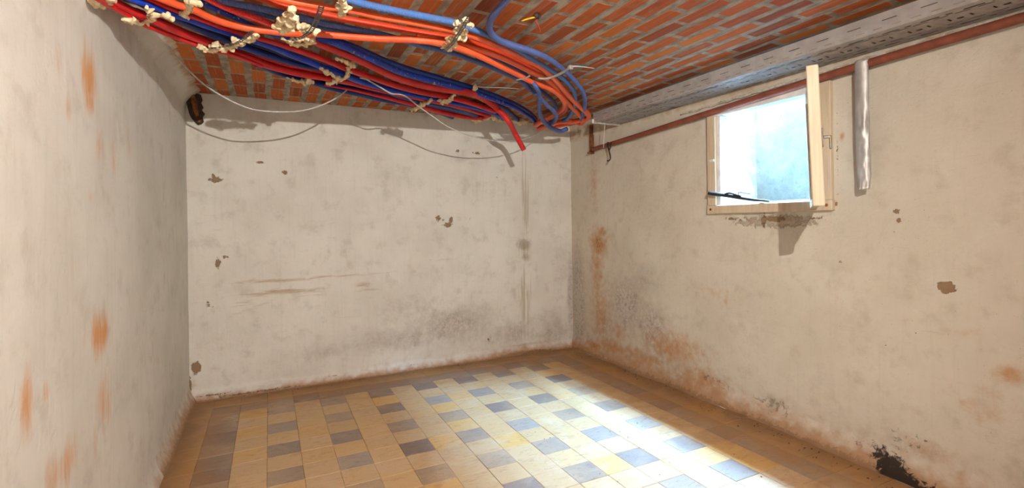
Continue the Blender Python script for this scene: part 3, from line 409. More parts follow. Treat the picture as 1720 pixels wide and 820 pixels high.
# ------------------------------------------------------------------ materials
def mat_wall(name, base, alt, dark, rust_col, stains, vertical_streaks=0.0, grain=1.0):
    n = NT(name)
    p = n.pos()
    big = n.noise(p, 1.6, 5, 0.6)
    mid = n.noise(n.scale(p, (1, 1, 1), (3, 8, 1)), 7, 6, 0.62)
    fine = n.noise(p, 45, 5, 0.6)
    speck = n.noise(n.scale(p, (1, 1, 1), (7, 1, 4)), 95, 3, 0.5)
    c = n.mix(n.ramp(big, 0.35, 0.68), base, alt)
    c = n.mix(n.math('MULTIPLY', n.ramp(mid, 0.50, 0.74), 0.55), c, dark)
    brush = n.noise(n.scale(p, (26, 26, 1.6)), 1.5, 4, 0.6)
    c = n.mix(n.math('MULTIPLY', n.ramp(brush, 0.5, 0.75), 0.16 + vertical_streaks), c, dark)
    scuff = n.noise(n.scale(p, (2.2, 2.2, 22), (1, 4, 2)), 2.0, 6, 0.7, 1.2)
    c = n.mix(n.math('MULTIPLY', n.ramp(scuff, 0.60, 0.70), 0.30 * grain), c, dark)
    c = n.mix(n.math('MULTIPLY', n.ramp(speck, 0.70, 0.76), 0.45 * grain), c, lin(122, 98, 74))
    h = n.math('MULTIPLY_ADD', fine, 0.35, n.math('MULTIPLY', mid, 0.9))
    rough_n = n.noise(p, 16, 7, 0.66)
    edge_n = n.noise(p, 30, 7, 0.72, 0.6)
    soft_n = n.noise(n.scale(p, (1, 1, 1), (2, 9, 3)), 13, 3, 0.5)
    streak = n.noise(n.scale(p, (55, 55, 1.1)), 1.0, 3, 0.6)
    if 'damp' in stains:
        a = n.attr('damp')
        m_ = n.ramp(n.math('MULTIPLY_ADD', n.math('SUBTRACT', rough_n, 0.5), 1.1, a), 0.15, 1.15)
        c = n.mix(n.math('MULTIPLY', m_, 0.6), c, lin(154, 140, 130))
        m3 = n.ramp(n.math('MULTIPLY_ADD', n.math('SUBTRACT', mid, 0.5), -2.0, a), 0.70, 1.05)
        c = n.mix(n.math('MULTIPLY', m3, 0.34), c, lin(132, 117, 106))
        m2 = n.ramp(n.math('MULTIPLY_ADD', n.math('SUBTRACT', edge_n, 0.5), 2.4, a), 0.80, 1.0)
        c = n.mix(n.math('MULTIPLY', m2, 0.42), c, lin(222, 212, 200))
    if 'rust' in stains:
        a = n.attr('rust')
        if vertical_streaks:      # thin run-down stains, brushed vertically
            wash = n.noise(n.scale(p, (17, 17, 3.2), (2, 5, 1)), 1.0, 6, 0.68, 0.5)
            m_ = n.ramp(n.math('MULTIPLY_ADD', n.math('SUBTRACT', wash, 0.5), 2.4, a), 0.22, 1.45)
            c = n.mix(n.math('MULTIPLY', n.math('MULTIPLY', m_, n.ramp(a, 0.02, 0.35)), 0.95), c, rust_col)
        else:
            m_ = n.ramp(n.math('MULTIPLY_ADD', n.math('SUBTRACT', rough_n, 0.5), 1.5, a), 0.12, 1.15)
            c = n.mix(n.math('MULTIPLY', m_, 0.8), c, rust_col)
            m2 = n.ramp(n.math('MULTIPLY_ADD', n.math('SUBTRACT', edge_n, 0.5), 1.9, a), 0.95, 1.25)
            c = n.mix(n.math('MULTIPLY', m2, 0.55), c, lin(142, 90, 46))
    if 'line' in stains:
        a = n.attr('line')
        m_ = n.ramp(n.math('MULTIPLY_ADD', n.math('SUBTRACT', scuff, 0.5), 2.0, a), 0.40, 1.1)
        c = n.mix(n.math('MULTIPLY', m_, 0.65), c, lin(164, 128, 92))
    if 'drip' in stains:
        a = n.attr('drip')
        m_ = n.math('MULTIPLY', n.ramp(n.math('MULTIPLY_ADD', n.math('SUBTRACT', streak, 0.5), 2.6, a), 0.62, 1.05), n.ramp(a, 0.05, 0.3))
        c = n.mix(n.math('MULTIPLY', m_, 0.55), c, lin(164, 148, 120))
        b = n.attr('blotch')
        m2 = n.ramp(n.math('MULTIPLY_ADD', n.math('SUBTRACT', rough_n, 0.5), 1.2, b), 0.35, 0.95)
        c = n.mix(n.math('MULTIPLY', m2, 0.6), c, lin(140, 124, 102))
    if 'rough' in stains:
        a = n.attr('rough')
        m_ = n.ramp(n.math('MULTIPLY_ADD', n.math('SUBTRACT', edge_n, 0.5), 1.9, a), 0.62, 0.92)
        c = n.mix(n.math('MULTIPLY', m_, 0.45), c, lin(150, 118, 86))
        h = n.math('MULTIPLY_ADD', m_, -0.6, h)
    a = n.attr('dirt')  # dirt, and on the right wall the painted tray shadow too
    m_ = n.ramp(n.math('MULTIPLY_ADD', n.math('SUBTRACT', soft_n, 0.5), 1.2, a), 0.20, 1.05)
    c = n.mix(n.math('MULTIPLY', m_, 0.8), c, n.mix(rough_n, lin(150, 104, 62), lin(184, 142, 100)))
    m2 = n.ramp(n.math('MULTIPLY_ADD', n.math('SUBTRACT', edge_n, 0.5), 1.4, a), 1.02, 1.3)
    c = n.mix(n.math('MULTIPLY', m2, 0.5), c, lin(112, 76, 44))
    if 'chip' in stains:
        a = n.attr('chip')
        m_ = n.ramp(n.math('MULTIPLY_ADD', n.math('SUBTRACT', edge_n, 0.5), 1.7, a), 0.60, 0.68)
        c = n.mix(n.math('MULTIPLY', m_, 0.92), c, n.mix(fine, lin(124, 92, 58), lin(150, 122, 88)))
        h = n.math('MULTIPLY_ADD', m_, -1.0, h)
    if 'mould' in stains:
        a = n.attr('mould')
        m_ = n.ramp(n.math('MULTIPLY_ADD', n.math('SUBTRACT', edge_n, 0.5), 2.6, a), 0.55, 0.95)
        c = n.mix(n.math('MULTIPLY', m_, 0.95), c, lin(36, 31, 27))
    return n.done(c, 0.88, 0, n.bump(h, 0.75, 0.012), 0.25)

M_BACK = mat_wall('back wall limewash', lin(221, 217, 206), lin(210, 205, 193), lin(186, 177, 163), lin(190, 130, 70),
                  ('chip', 'drip', 'line', 'damp'))
M_RIGHT = mat_wall('right wall limewash', lin(209, 200, 183), lin(199, 189, 171), lin(178, 166, 147), lin(180, 126, 72),
                   ('chip', 'rust', 'damp', 'mould', 'rough'))
M_LEFT = mat_wall('left wall plaster', lin(216, 213, 203), lin(205, 201, 190), lin(188, 180, 167), lin(206, 148, 92),
                  ('rust',), 0.08, 0.35)

def mat_simple(name, a, b, scale=20, rough=0.6, metal=0.0, bump=0.15, stretch=(1, 1, 1), lo=0.35, hi=0.65, detail=4, world=True, spec=None):
    n = NT(name)
    p = n.scale(n.pos() if world else n.obj(), stretch)
    f = n.noise(p, scale, detail, 0.6)
    c = n.mix(n.ramp(f, lo, hi), a, b)
    return n.done(c, rough, metal, n.bump(f, bump, 0.004), spec)

def mat_tile(name, cols, patina, wear):
    n = NT(name)
    p = n.pos(); r = n.rand()
    c = n.mix(r, cols[0], cols[1])
    c = n.mix(n.ramp(n.math('FRACT', n.math('MULTIPLY', r, 7.31)), 0.55, 1.0), c, cols[2])
    cloud = n.noise(n.scale(p, (1, 1, 1), (2, 5, 0)), 5, 6, 0.62, 0.5)
    c = n.mix(n.math('MULTIPLY', n.ramp(cloud, 0.45, 0.72), wear), c, patina)
    film = n.ramp(n.math('ADD', n.noise(n.scale(p, (1, 1, 1), (6, 1, 0)), 1.6, 4, 0.6), n.math('MULTIPLY', n.math('FRACT', n.math('MULTIPLY', r, 13.7)), 0.35)), 0.52, 0.95)
    c = n.mix(n.math('MULTIPLY', film, 0.6), c, lin(194, 164, 126))
    swirl = n.noise(n.scale(p, (9, 26, 1)), 1.0, 6, 0.68, 1.5)
    c = n.mix(n.math('MULTIPLY', n.ramp(swirl, 0.5, 0.68), 0.45), c, cols[3])
    spot = n.noise(p, 120, 3, 0.55)
    c = n.mix(n.math('MULTIPLY', n.ramp(spot, 0.56, 0.72), 0.4), c, cols[3])
    # brown dirt tracked along the walls
    d = n.attr('grime')
    sep = n.t.nodes.new('ShaderNodeSeparateXYZ'); n.put(sep.inputs[0], p)
    x, y = sep.outputs[0], sep.outputs[1]
    near = n.math('MINIMUM', n.math('SUBTRACT', 5.03, y), n.math('MINIMUM', n.math('MULTIPLY', n.math('SUBTRACT', 3.3, x), 0.85), n.math('MULTIPLY', n.math('ADD', x, 0.63), 1.6)))
    dn = n.noise(n.scale(p, (1.0, 1.4, 1), (4, 2, 0)), 3.4, 7, 0.68, 0.6)
    edge = n.ramp(n.math('MULTIPLY_ADD', n.math('SUBTRACT', dn, 0.5), 1.15, near), 0.10, 0.72, 1.0, 0.0)
    c = n.mix(n.math('MULTIPLY', edge, 0.78), c, lin(156, 110, 62))
    dk = n.ramp(n.math('MULTIPLY_ADD', n.math('SUBTRACT', dn, 0.5), -1.0, near), 0.02, 0.34, 1.0, 0.0)
    c = n.mix(n.math('MULTIPLY', dk, 0.5), c, lin(108, 80, 54))
    h = n.math('MULTIPLY_ADD', swirl, 0.5, spot)
    return n.done(c, n.ramp(cloud, 0.3, 0.7, 0.48, 0.68), 0, n.bump(h, 0.22, 0.002), 0.35)

M_TILE_Y = mat_tile('ochre cement tile', (lin(198, 166, 122), lin(190, 158, 116), lin(206, 162, 94), lin(156, 122, 84)), lin(202, 179, 150), 0.65)
M_TILE_D = mat_tile('grey violet cement tile', (lin(126, 108, 98), lin(146, 130, 118), lin(160, 146, 132), lin(104, 88, 78)), lin(174, 154, 130), 0.7)
M_GROUT = mat_simple('dusty floor joint', lin(150, 118, 78), lin(120, 92, 60), 30, 0.95)

def mat_brick():
    n = NT('terracotta ceiling block')
    p = n.pos(); r = n.rand()
    c = n.mix(n.ramp(r, 0.0, 1.0), lin(182, 94, 46), lin(160, 78, 43))
    c = n.mix(n.ramp(n.math('FRACT', n.math('MULTIPLY', r, 9.7)), 0.5, 1.0), c, lin(200, 114, 52))
    c = n.mix(n.ramp(n.math('FRACT', n.math('MULTIPLY', r, 23.1)), 0.72, 1.0), c, lin(134, 70, 45))
    ribs = n.noise(n.scale(p, (75, 1.6, 1)), 1.0, 3, 0.6)
    c = n.mix(n.math('MULTIPLY', n.ramp(ribs, 0.5, 0.74), 0.45), c, lin(196, 142, 112))
    smear = n.noise(n.scale(p, (10, 4, 1), (0, 3, 0)), 1.3, 6, 0.65, 0.8)
    c = n.mix(n.math('MULTIPLY', n.ramp(smear, 0.54, 0.72), 0.45), c, lin(168, 138, 112))
    soot = n.noise(p, 7, 5, 0.6)
    c = n.mix(n.math('MULTIPLY', n.ramp(soot, 0.52, 0.75), 0.4), c, lin(108, 60, 36))
    return n.done(c, 0.85, 0, n.bump(ribs, 0.35, 0.004), 0.2)
M_BRICK = mat_brick()
M_MORTAR = mat_simple('grey ceiling mortar', lin(170, 156, 136), lin(132, 119, 102), 22, 0.95, 0, 0.5, (1, 0.5, 1), detail=7)

def mat_conduit(name, a, b, ribs=True, rough=0.42, flecks=0.0, dusty=0.12):
    n = NT(name)
    uv = n.uv(); p = n.pos()
    f = n.noise(p, 9, 4, 0.6)
    c = n.mix(n.ramp(f, 0.35, 0.65), a, b)
    d = n.noise(p, 55, 5, 0.65)
    c = n.mix(n.math('MULTIPLY', n.ramp(d, 0.55, 0.75), dusty), c, lin(205, 190, 170))
    if flecks:
        k = n.noise(n.scale(p, (1, 1, 1), (9, 2, 5)), 38, 4, 0.6)
        c = n.mix(n.math('MULTIPLY', n.ramp(k, 0.60, 0.68), flecks), c, lin(214, 196, 158))
    sep = n.t.nodes.new('ShaderNodeSeparateXYZ'); n.put(sep.inputs[0], uv)
    w = n.math('SINE', n.math('MULTIPLY', sep.outputs[1], 2 * math.pi / 0.0062))
    nrm = n.bump(w, 0.55 if ribs else 0.12, 0.0022)
    return n.done(c, rough, 0, nrm, 0.4)
M_COND = {
    'orange': mat_conduit('orange smooth conduit', lin(232, 98, 52), lin(222, 86, 44), False),
    'rust': mat_conduit('orange conduit darkened for shade', lin(196, 56, 24), lin(206, 66, 30), False),  # darker orange, the shade it lies in put into the colour
    'red': mat_conduit('red conduit', lin(214, 26, 30), lin(190, 18, 26), False, 0.4),
    'redrib': mat_conduit('ribbed red conduit', lin(218, 50, 46), lin(206, 40, 40), True, 0.5),
    'slate': mat_conduit('slate blue ribbed conduit', lin(84, 104, 162), lin(74, 92, 148), True, 0.5),
    'sky': mat_conduit('mid blue ribbed conduit', lin(76, 118, 184), lin(84, 118, 176), True, 0.5),
    'navy': mat_conduit('navy blue conduit', lin(2, 36, 108), lin(5, 44, 124), False, 0.38),
    'blue': mat_conduit('bright blue conduit', lin(12, 62, 190), lin(10, 50, 160), False, 0.36),
    'flecked': mat_conduit('blue conduit with foam flecks', lin(16, 60, 176), lin(16, 46, 140), False, 0.42, 0.7),
}
M_FOAM = mat_simple('beige expanding foam', lin(234, 216, 178), lin(210, 186, 144), 38, 0.85, 0, 0.6, detail=6)
M_GALV = mat_simple('galvanised sheet steel', lin(238, 236, 232), lin(222, 219, 216), 14, 0.42, 0.4, 0.08)
M_GALV_D = mat_simple('dull perforated steel strap', lin(150, 152, 154), lin(118, 120, 122), 30, 0.5, 0.4, 0.15)
M_ZINC = mat_simple('crumpled zinc sheet', lin(196, 192, 186), lin(176, 172, 166), 10, 0.5, 0.55, 0.08)
M_PIPE = mat_simple('red oxide painted pipe', lin(140, 74, 50), lin(116, 60, 42), 16, 0.65, 0, 0.25, lo=0.3, hi=0.7, detail=6)
M_RUST = mat_simple('rusted iron', lin(92, 52, 26), lin(146, 88, 36), 28, 0.9, 0, 0.6, detail=7)
M_DARK = mat_simple('dark rusty iron', lin(44, 34, 28), lin(72, 52, 38), 40, 0.75, 0.2, 0.4)
M_WIREG = mat_simple('grey cable sheath', lin(196, 194, 188), lin(178, 174, 168), 30, 0.5)
M_TIE = mat_simple('grey plastic tie', lin(158, 156, 150), lin(140, 138, 134), 30, 0.5)
M_STRING = mat_simple('white string', lin(226, 222, 214), lin(206, 200, 190), 60, 0.9)
M_WOOD = mat_simple('cream painted frame wood', lin(208, 190, 162), lin(194, 174, 146), 3, 0.6, 0, 0.25, (14, 14, 1.2), detail=6)
M_SASH = mat_simple('bare cream sash wood', lin(212, 196, 168), lin(198, 180, 150), 3, 0.6, 0, 0.25, (18, 18, 1.2), detail=6)
M_WHITE = mat_simple('white painted wood', lin(232, 232, 228), lin(216, 216, 212), 10, 0.5, 0, 0.15)
M_BRASS = mat_simple('tarnished brass handle', lin(128, 120, 104), lin(92, 86, 74), 30, 0.5, 0.4, 0.2)
M_STAY = mat_simple('dark blue grey stay bar', lin(62, 62, 62), lin(44, 44, 44), 25, 0.5, 0.2, 0.25)
M_YWIRE = mat_simple('yellow wire insulation', lin(214, 178, 30), lin(190, 150, 24), 30, 0.5)
M_RWIRE = mat_simple('red wire insulation', lin(190, 60, 40), lin(170, 50, 34), 30, 0.5)
M_PLASTER = mat_simple('grey brown lime plaster', lin(186, 172, 154), lin(160, 144, 126), 9, 0.92, 0, 0.5, detail=7)
M_RIDGE = mat_simple('crumbly white mortar ridge', lin(214, 204, 190), lin(176, 160, 140), 30, 0.95, 0, 0.8, detail=7)

def mat_well():
    n = NT('mossy light well concrete')
    p = n.pos()
    a = n.noise(p, 3.0, 7, 0.7, 0.2); b = n.noise(p, 30, 6, 0.7)
    c = n.mix(n.ramp(a, 0.32, 0.66), lin(178, 171, 155), lin(142, 140, 128))
    c = n.mix(n.math('MULTIPLY', n.ramp(b, 0.5, 0.7), 0.4), c, lin(104, 104, 94))
    return n.done(c, 0.9, 0, n.bump(b, 0.5, 0.006), 0.2)
M_WELL = mat_well()
M_WELL_D = mat_simple('damp dark stone', lin(120, 120, 114), lin(92, 94, 90), 8, 0.95, 0, 0.4)
def mat_reveal():
    n = NT('flaking white reveal paint')
    p = n.pos()
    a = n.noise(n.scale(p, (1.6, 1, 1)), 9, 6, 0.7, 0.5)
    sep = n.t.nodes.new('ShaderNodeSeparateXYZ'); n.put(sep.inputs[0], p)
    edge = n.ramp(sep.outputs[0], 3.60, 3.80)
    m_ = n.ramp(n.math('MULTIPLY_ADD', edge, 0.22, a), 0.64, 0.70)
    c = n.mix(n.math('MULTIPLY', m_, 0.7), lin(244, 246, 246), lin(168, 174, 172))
    return n.done(c, 0.85, 0, n.bump(m_, 0.4, 0.004), 0.2)
M_REVEAL = mat_reveal()

def mat_glass():
    n = NT('dusty window glass')
    b = n.bsdf
    b.inputs['Transmission Weight'].default_value = 1.0
    b.inputs['IOR'].default_value = 1.45
    f = n.noise(n.pos(), 14, 5, 0.6)
    return n.done(lin(238, 244, 244), n.ramp(f, 0.4, 0.7, 0.02, 0.18), 0)
M_GLASS = mat_glass()

# ------------------------------------------------------------------ the setting
XL, XR, YB, YF, ZC = -0.63, 3.30, 5.03, -1.25, 2.672

def axis(lo, hi, step, marks=()):
    a = np.linspace(lo, hi, int(round((hi - lo) / step)) + 1)
    for mk in marks:
        a = a[np.abs(a - mk) > step * 0.45]
        a = np.sort(np.append(a, mk))
    return a

def blobs(U, V, L, expo=2.0):
    f = np.zeros_like(U)
    for q in L:
        u0, v0, ru, rv, amp = q[:5]
        rot = q[5] if len(q) > 5 else 0.0
        du, dv = U - u0, V - v0
        a = du * math.cos(rot) + dv * math.sin(rot); b = -du * math.sin(rot) + dv * math.cos(rot)
        f = np.maximum(f, amp * np.exp(-((a / ru) ** 2 + (b / rv) ** 2) * 0.7))
    return f

def grid_wall(name, us, vs, place, depth, fields, mat, hole=None, flip=False):
    U, V = np.meshgrid(us, vs, indexing='ij')
    N = depth(U, V)
    X, Y, Z = place(U, V, N)
    nu, nv = U.shape
    verts = np.stack([X, Y, Z], -1).reshape(-1, 3)
    idx = np.arange(nu * nv).reshape(nu, nv)
    q = np.stack([idx[:-1, :-1], idx[1:, :-1], idx[1:, 1:], idx[:-1, 1:]], -1)
    keep = np.ones((nu - 1, nv - 1), bool)
    if hole:
        uc = (us[1:] + us[:-1]) / 2; vc = (vs[1:] + vs[:-1]) / 2
        keep = ~(((uc > hole[0]) & (uc < hole[1]))[:, None] & ((vc > hole[2]) & (vc < hole[3]))[None, :])
    q = q[keep]
    if flip: q = q[:, ::-1]
    me = bpy.data.meshes.new(name)
    nf = len(q)
    me.vertices.add(len(verts)); me.vertices.foreach_set('co', verts.ravel())
    me.loops.add(nf * 4); me.loops.foreach_set('vertex_index', q.ravel())
    me.polygons.add(nf); me.polygons.foreach_set('loop_start', np.arange(nf) * 4)
    me.polygons.foreach_set('use_smooth', np.ones(nf, bool))
    me.update(calc_edges=True); me.validate()
    me.materials.append(mat)
    for k, fn in fields.items():
        at = me.attributes.new(k, 'FLOAT', 'POINT')
        at.data.foreach_set('value', np.asarray(fn(U, V), float).ravel())
    o = bpy.data.objects.new(name, me); COL.objects.link(o)
    o['kind'] = 'structure'
    return o

def lumps(U, V, s=1.0):
    return 0.012 * fbm(U * 1.7, V * 1.7, 3) + s * 0.004 * fbm(U * 9, V * 9, 3)

# back wall: u = x, v = z, depth pushes towards the room (-y)
def back_depth(U, V):
    n = lumps(U, V)
    ragged = 0.085 + 0.05 * fbm(U * 3 + 4, U * 0 + 2, 3)
    lip = smooth(np.clip((ragged - V) / 0.03, 0, 1))
    n = n + lip * (0.018 + 0.02 * fbm(U * 12, V * 12, 3))
    n = n + np.clip((0.045 - V) / 0.045, 0, 1) ** 2 * 0.035
    hole = np.exp(-((U - 2.58) / 0.26) ** 4 - ((V - 0.05) / 0.045) ** 4)
    return n - hole * 0.03
def dirt_back(U, V):
    a = 1.2 * np.exp(-V / 0.03) + 0.25 * np.exp(-V / 0.14)
    a = a + 0.5 * np.exp(-((U - 2.6) / 0.35) ** 2 - (V / 0.10) ** 2)
    a = a + 0.3 * np.exp(-((U - XL) / 0.05) ** 2 - ((V - 0.1) / 0.25) ** 2)
    return a
grid_wall('wall_back', axis(XL - 0.02, XR + 0.02, 0.013), axis(0, ZC + 0.02, 0.013),
          lambda U, V, N: (U, YB - N, V), back_depth,
          {'chip': lambda U, V: blobs(U, V, STAINS['back_chip']), 'drip': lambda U, V: blobs(U, V, STAINS['back_drip']),
           'blotch': lambda U, V: blobs(U, V, STAINS['back_blotch']), 'line': lambda U, V: blobs(U, V, STAINS['back_line']),
           'damp': lambda U, V: blobs(U, V, STAINS['back_damp']), 'dirt': dirt_back}, M_BACK)

# right wall: u = y, v = z
WIN_Y0, WIN_Y1, WIN_Z0, WIN_Z1 = 1.945, 2.925, 1.575, 2.40
def right_depth(U, V):
    n = lumps(U + 20, V)
    foot = np.clip((0.16 - V) / 0.16, 0, 1)
    n = n + foot ** 1.6 * (0.05 + 0.03 * fbm(U * 2.4, V * 0 + 5, 3) + 0.05 * np.clip((2.6 - U) / 1.2, 0, 1))
    n = n + foot * 0.02 * fbm(U * 11, V * 11, 4)
    low = np.clip((0.6 - V) / 0.6, 0, 1)
    n = n + low * 0.02 * fbm(U * 7, V * 11, 5)
    under = np.exp(-((U - 2.43) / 0.55) ** 4 - ((V - 1.52) / 0.06) ** 2)
    n = n - under * (0.006 + 0.025 * fbm(U * 8, V * 14, 3))
    ledge = smooth(np.clip((V - 2.47) / 0.03, 0, 1))
    return n + ledge * 0.012
def dirt_shade_right(U, V):
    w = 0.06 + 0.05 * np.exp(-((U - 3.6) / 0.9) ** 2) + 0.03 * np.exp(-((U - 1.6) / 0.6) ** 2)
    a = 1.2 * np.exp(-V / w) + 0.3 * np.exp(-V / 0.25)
    a = a + 0.55 * np.clip((V - 2.45) / 0.05, 0, 1)  # top band: tray's shadow painted into the colour, over bare grey plaster
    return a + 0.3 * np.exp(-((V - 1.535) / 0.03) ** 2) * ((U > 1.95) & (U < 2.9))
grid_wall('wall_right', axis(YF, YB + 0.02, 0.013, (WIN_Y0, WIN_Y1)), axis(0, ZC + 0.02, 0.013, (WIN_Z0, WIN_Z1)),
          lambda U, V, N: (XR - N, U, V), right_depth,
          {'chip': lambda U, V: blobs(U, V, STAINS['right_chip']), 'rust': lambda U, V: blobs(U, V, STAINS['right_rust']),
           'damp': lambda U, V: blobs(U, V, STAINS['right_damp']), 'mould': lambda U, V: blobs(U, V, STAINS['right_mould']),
           'rough': lambda U, V: blobs(U, V, STAINS['right_rough']), 'dirt': dirt_shade_right}, M_RIGHT,
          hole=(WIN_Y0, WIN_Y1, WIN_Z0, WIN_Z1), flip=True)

# left wall: u = y, v = z, coved into the ceiling
def left_depth(U, V):
    n = lumps(U + 40, V, 0.6)
    foot = np.clip((0.14 - V) / 0.14, 0, 1)
    n = n + foot ** 1.7 * (0.05 + 0.03 * fbm(U * 3, V * 0 + 9, 3))
    cove = np.clip((V - 2.53) / (ZC - 2.53), 0, 1.1)
    return n + cove ** 2 * (0.105 + 0.03 * fbm(U * 7, V * 0 + 1, 3)) + cove ** 4 * 0.05 * fbm(U * 16, V * 30, 3)
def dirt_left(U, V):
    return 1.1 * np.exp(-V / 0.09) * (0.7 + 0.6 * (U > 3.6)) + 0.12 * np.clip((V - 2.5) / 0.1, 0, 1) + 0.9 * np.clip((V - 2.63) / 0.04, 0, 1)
grid_wall('wall_left', axis(YF, YB + 0.02, 0.02), axis(0, ZC + 0.012, 0.016),
          lambda U, V, N: (XL + N, U, V), left_depth,
          {'rust': lambda U, V: blobs(U, V, STAINS['left_rust']), 'dirt': dirt_left}, M_LEFT)
# wall behind the viewpoint
box('wall_front', (XL - 0.05, YF - 0.06, 0), (XR + 0.05, YF, ZC), M_PLASTER, None, 0.0, None, 'structure')

# ---- floor of cement tiles
floor = box('floor', (XL - 0.05, YF - 0.05, -0.09), (XR + 0.10, YB + 0.05, -0.004), M_GROUT, None, 0.0, None, 'structure')
TX, TY, X0, Y0 = 0.2015, 0.1993, -0.43, 4.16
def tile_mesh(name, w, d, mat, seed):
    rr = random.Random(seed)
    bm = bmesh.new()
    g, t, b = 0.0011, 0.018, 0.0016
    j = lambda: rr.uniform(-0.0006, 0.0006)
    lo = [(-w / 2 + g, -d / 2 + g), (w / 2 - g, -d / 2 + g), (w / 2 - g, d / 2 - g), (-w / 2 + g, d / 2 - g)]
    lo = [(x + j(), y + j()) for x, y in lo]
    v0 = [bm.verts.new((x, y, -t)) for x, y in lo]
    v1 = [bm.verts.new((x, y, -b)) for x, y in lo]
    v2 = [bm.verts.new((x * (1 - 2 * b / w), y * (1 - 2 * b / d), 0)) for x, y in lo]
    for A, B in ((v0, v1), (v1, v2)):
        for k in range(4):
            bm.faces.new((A[k], A[(k + 1) % 4], B[(k + 1) % 4], B[k]))
    bm.faces.new(v2)
    return bm_mesh(name, bm, mat)
tile_cache = {}
def dark_tile(i, j):
    if j < -3 or i < 0 or i > 16: return False
    if i == 0 or i == 16 or j == -3: return True
    return i % 2 == 0 and j % 2 == 0 and 2 <= i <= 14 and j >= -2
stuff_tiles = bmesh.new()
n_tiles = 0
for i in range(-1, 19):
    xa = X0 + TX * i; xb = xa + TX
    if i == -1: xa = XL - 0.01
    if i == 18: xb = XR + 0.02
    for j in range(-5, 28):
        yb = Y0 - TY * j; ya = yb - TY
        if j == -5: yb = YB + 0.02
        xc, yc = (xa + xb) / 2, (ya + yb) / 2
        if ya < YF: continue
        depth = 0.4437 * xc + 0.8962 * yc
        side = 0.8962 * xc - 0.4437 * yc
        dz = random.uniform(-0.0007, 0.0007)
        if depth > 2.68 and abs(side) < 1.07 * depth + 0.1:
            dk = dark_tile(i, j)
            key = (dk, round(xb - xa, 3), round(yb - ya, 3), random.randrange(4))
            if key not in tile_cache:
                tile_cache[key] = tile_mesh('tile', key[1], key[2], M_TILE_D if dk else M_TILE_Y, n_tiles)
            o = bpy.data.objects.new('tile', tile_cache[key]); COL.objects.link(o)
            o.parent = floor
            o.location = Vector((xc, yc, dz)) - floor.location
            o.rotation_euler = (random.uniform(-.002, .002), random.uniform(-.002, .002), random.uniform(-.002, .002))
            n_tiles += 1
        else:
            bm_box(stuff_tiles, (xa + .001, ya + .001, -0.018), (xb - .001, yb - .001, dz - 0.0005))
rest = link('tiles_behind_the_view', bm_mesh('tile_rest', stuff_tiles, M_TILE_Y), floor)
rest.name = 'tile_field'; rest['kind'] = 'stuff'

# ---- ceiling of terracotta blocks in mortar
ceiling = box('ceiling', (XL - 0.05, YF - 0.05, ZC), (XR + 0.05, YB + 0.05, ZC + 0.08), M_MORTAR, None, 0.0, None, 'structure')
def brick_mesh(w, l, seed):
    rr = random.Random(seed)
    bm = bmesh.new()
    bm_box(bm, (-w / 2, -l / 2, 0.0), (w / 2, l / 2, 0.012), 0.0)
    top = [v for v in bm.verts if v.co.z > 0.006]
    for v in bm.verts:
        v.co.x += rr.uniform(-.005, .005); v.co.y += rr.uniform(-.006, .006)
        if v.co.z < 0.006: v.co.x *= 0.94; v.co.y *= 0.98
    es = [e for e in bm.edges if all(v.co.z < 0.006 for v in e.verts)]
    bmesh.ops.bevel(bm, geom=es, offset=0.004, segments=1, affect='EDGES')
    return bm_mesh('brick', bm, M_BRICK)
bricks = [brick_mesh(0.100 + 0.012 * random.random(), 0.314, 100 + k) for k in range(10)]
PX, PY = 0.1408, 0.336
stuff_b = bmesh.new(); n_bricks = 0
for k in range(-1, 27):
    xc = -0.338 + PX * k
    if xc - 0.05 < XL + 0.06 or xc > XR - 0.02: continue
    off = (0.0 if k % 2 else 0.5) * PY + random.uniform(-.05, .05)
    y = YB - 0.02 - off + PY / 2
    while y > YF:
        L = 0.312
        ylo, yhi = y - L / 2, min(y + L / 2, YB + 0.01)
        depth = 0.4437 * xc + 0.8962 * y
        if yhi - ylo > 0.05:
            if depth > 2.28:
                o = bpy.data.objects.new('brick', random.choice(bricks)); COL.objects.link(o)
                o.parent = ceiling
                o.location = Vector((xc + random.uniform(-.004, .004), (ylo + yhi) / 2, ZC - 0.0006 + random.uniform(-.001, .0006))) - ceiling.location
                o.scale = (1, (yhi - ylo) / L, 1)
                o.rotation_euler = (0, 0, random.uniform(-.012, .012))
                n_bricks += 1
            else:
                bm_box(stuff_b, (xc - .052, ylo, ZC - 0.002), (xc + .052, yhi, ZC + 0.006))
        y -= PY
rest = link('brick_field', bm_mesh('brick_rest', stuff_b, M_BRICK), ceiling); rest['kind'] = 'stuff'
print('tiles', n_tiles, 'bricks', n_bricks)

# plaster ridge running above the pipe on the right wall, and a crumbled strip along the brick edge on the back wall
def ridge(name, P, r, mat, amp, seg=8, step=0.03):
    me = tube_mesh(name, P, [r] * len(P), mat, seg, step)
    n = len(me.vertices); co = np.empty(n * 3); me.vertices.foreach_get('co', co); co = co.reshape(-1, 3)
    co += amp * np.stack([fbm(co[:, 1] * 23 + co[:, 0] * 19, co[:, 2] * 40 + s, 3) for s in (0, 7, 13)], -1)
    me.vertices.foreach_set('co', co.ravel()); me.update()
    o = link(name, me); o['kind'] = 'structure'
    return o
ridge('trim_1', [(3.292, 0.6, 2.500), (3.290, 1.2, 2.490), (3.290, 1.9, 2.472), (3.292, 2.5, 2.462), (3.296, 2.98, 2.452), (3.304, 3.25, 2.45)], 0.009, M_RIDGE, 0.022)

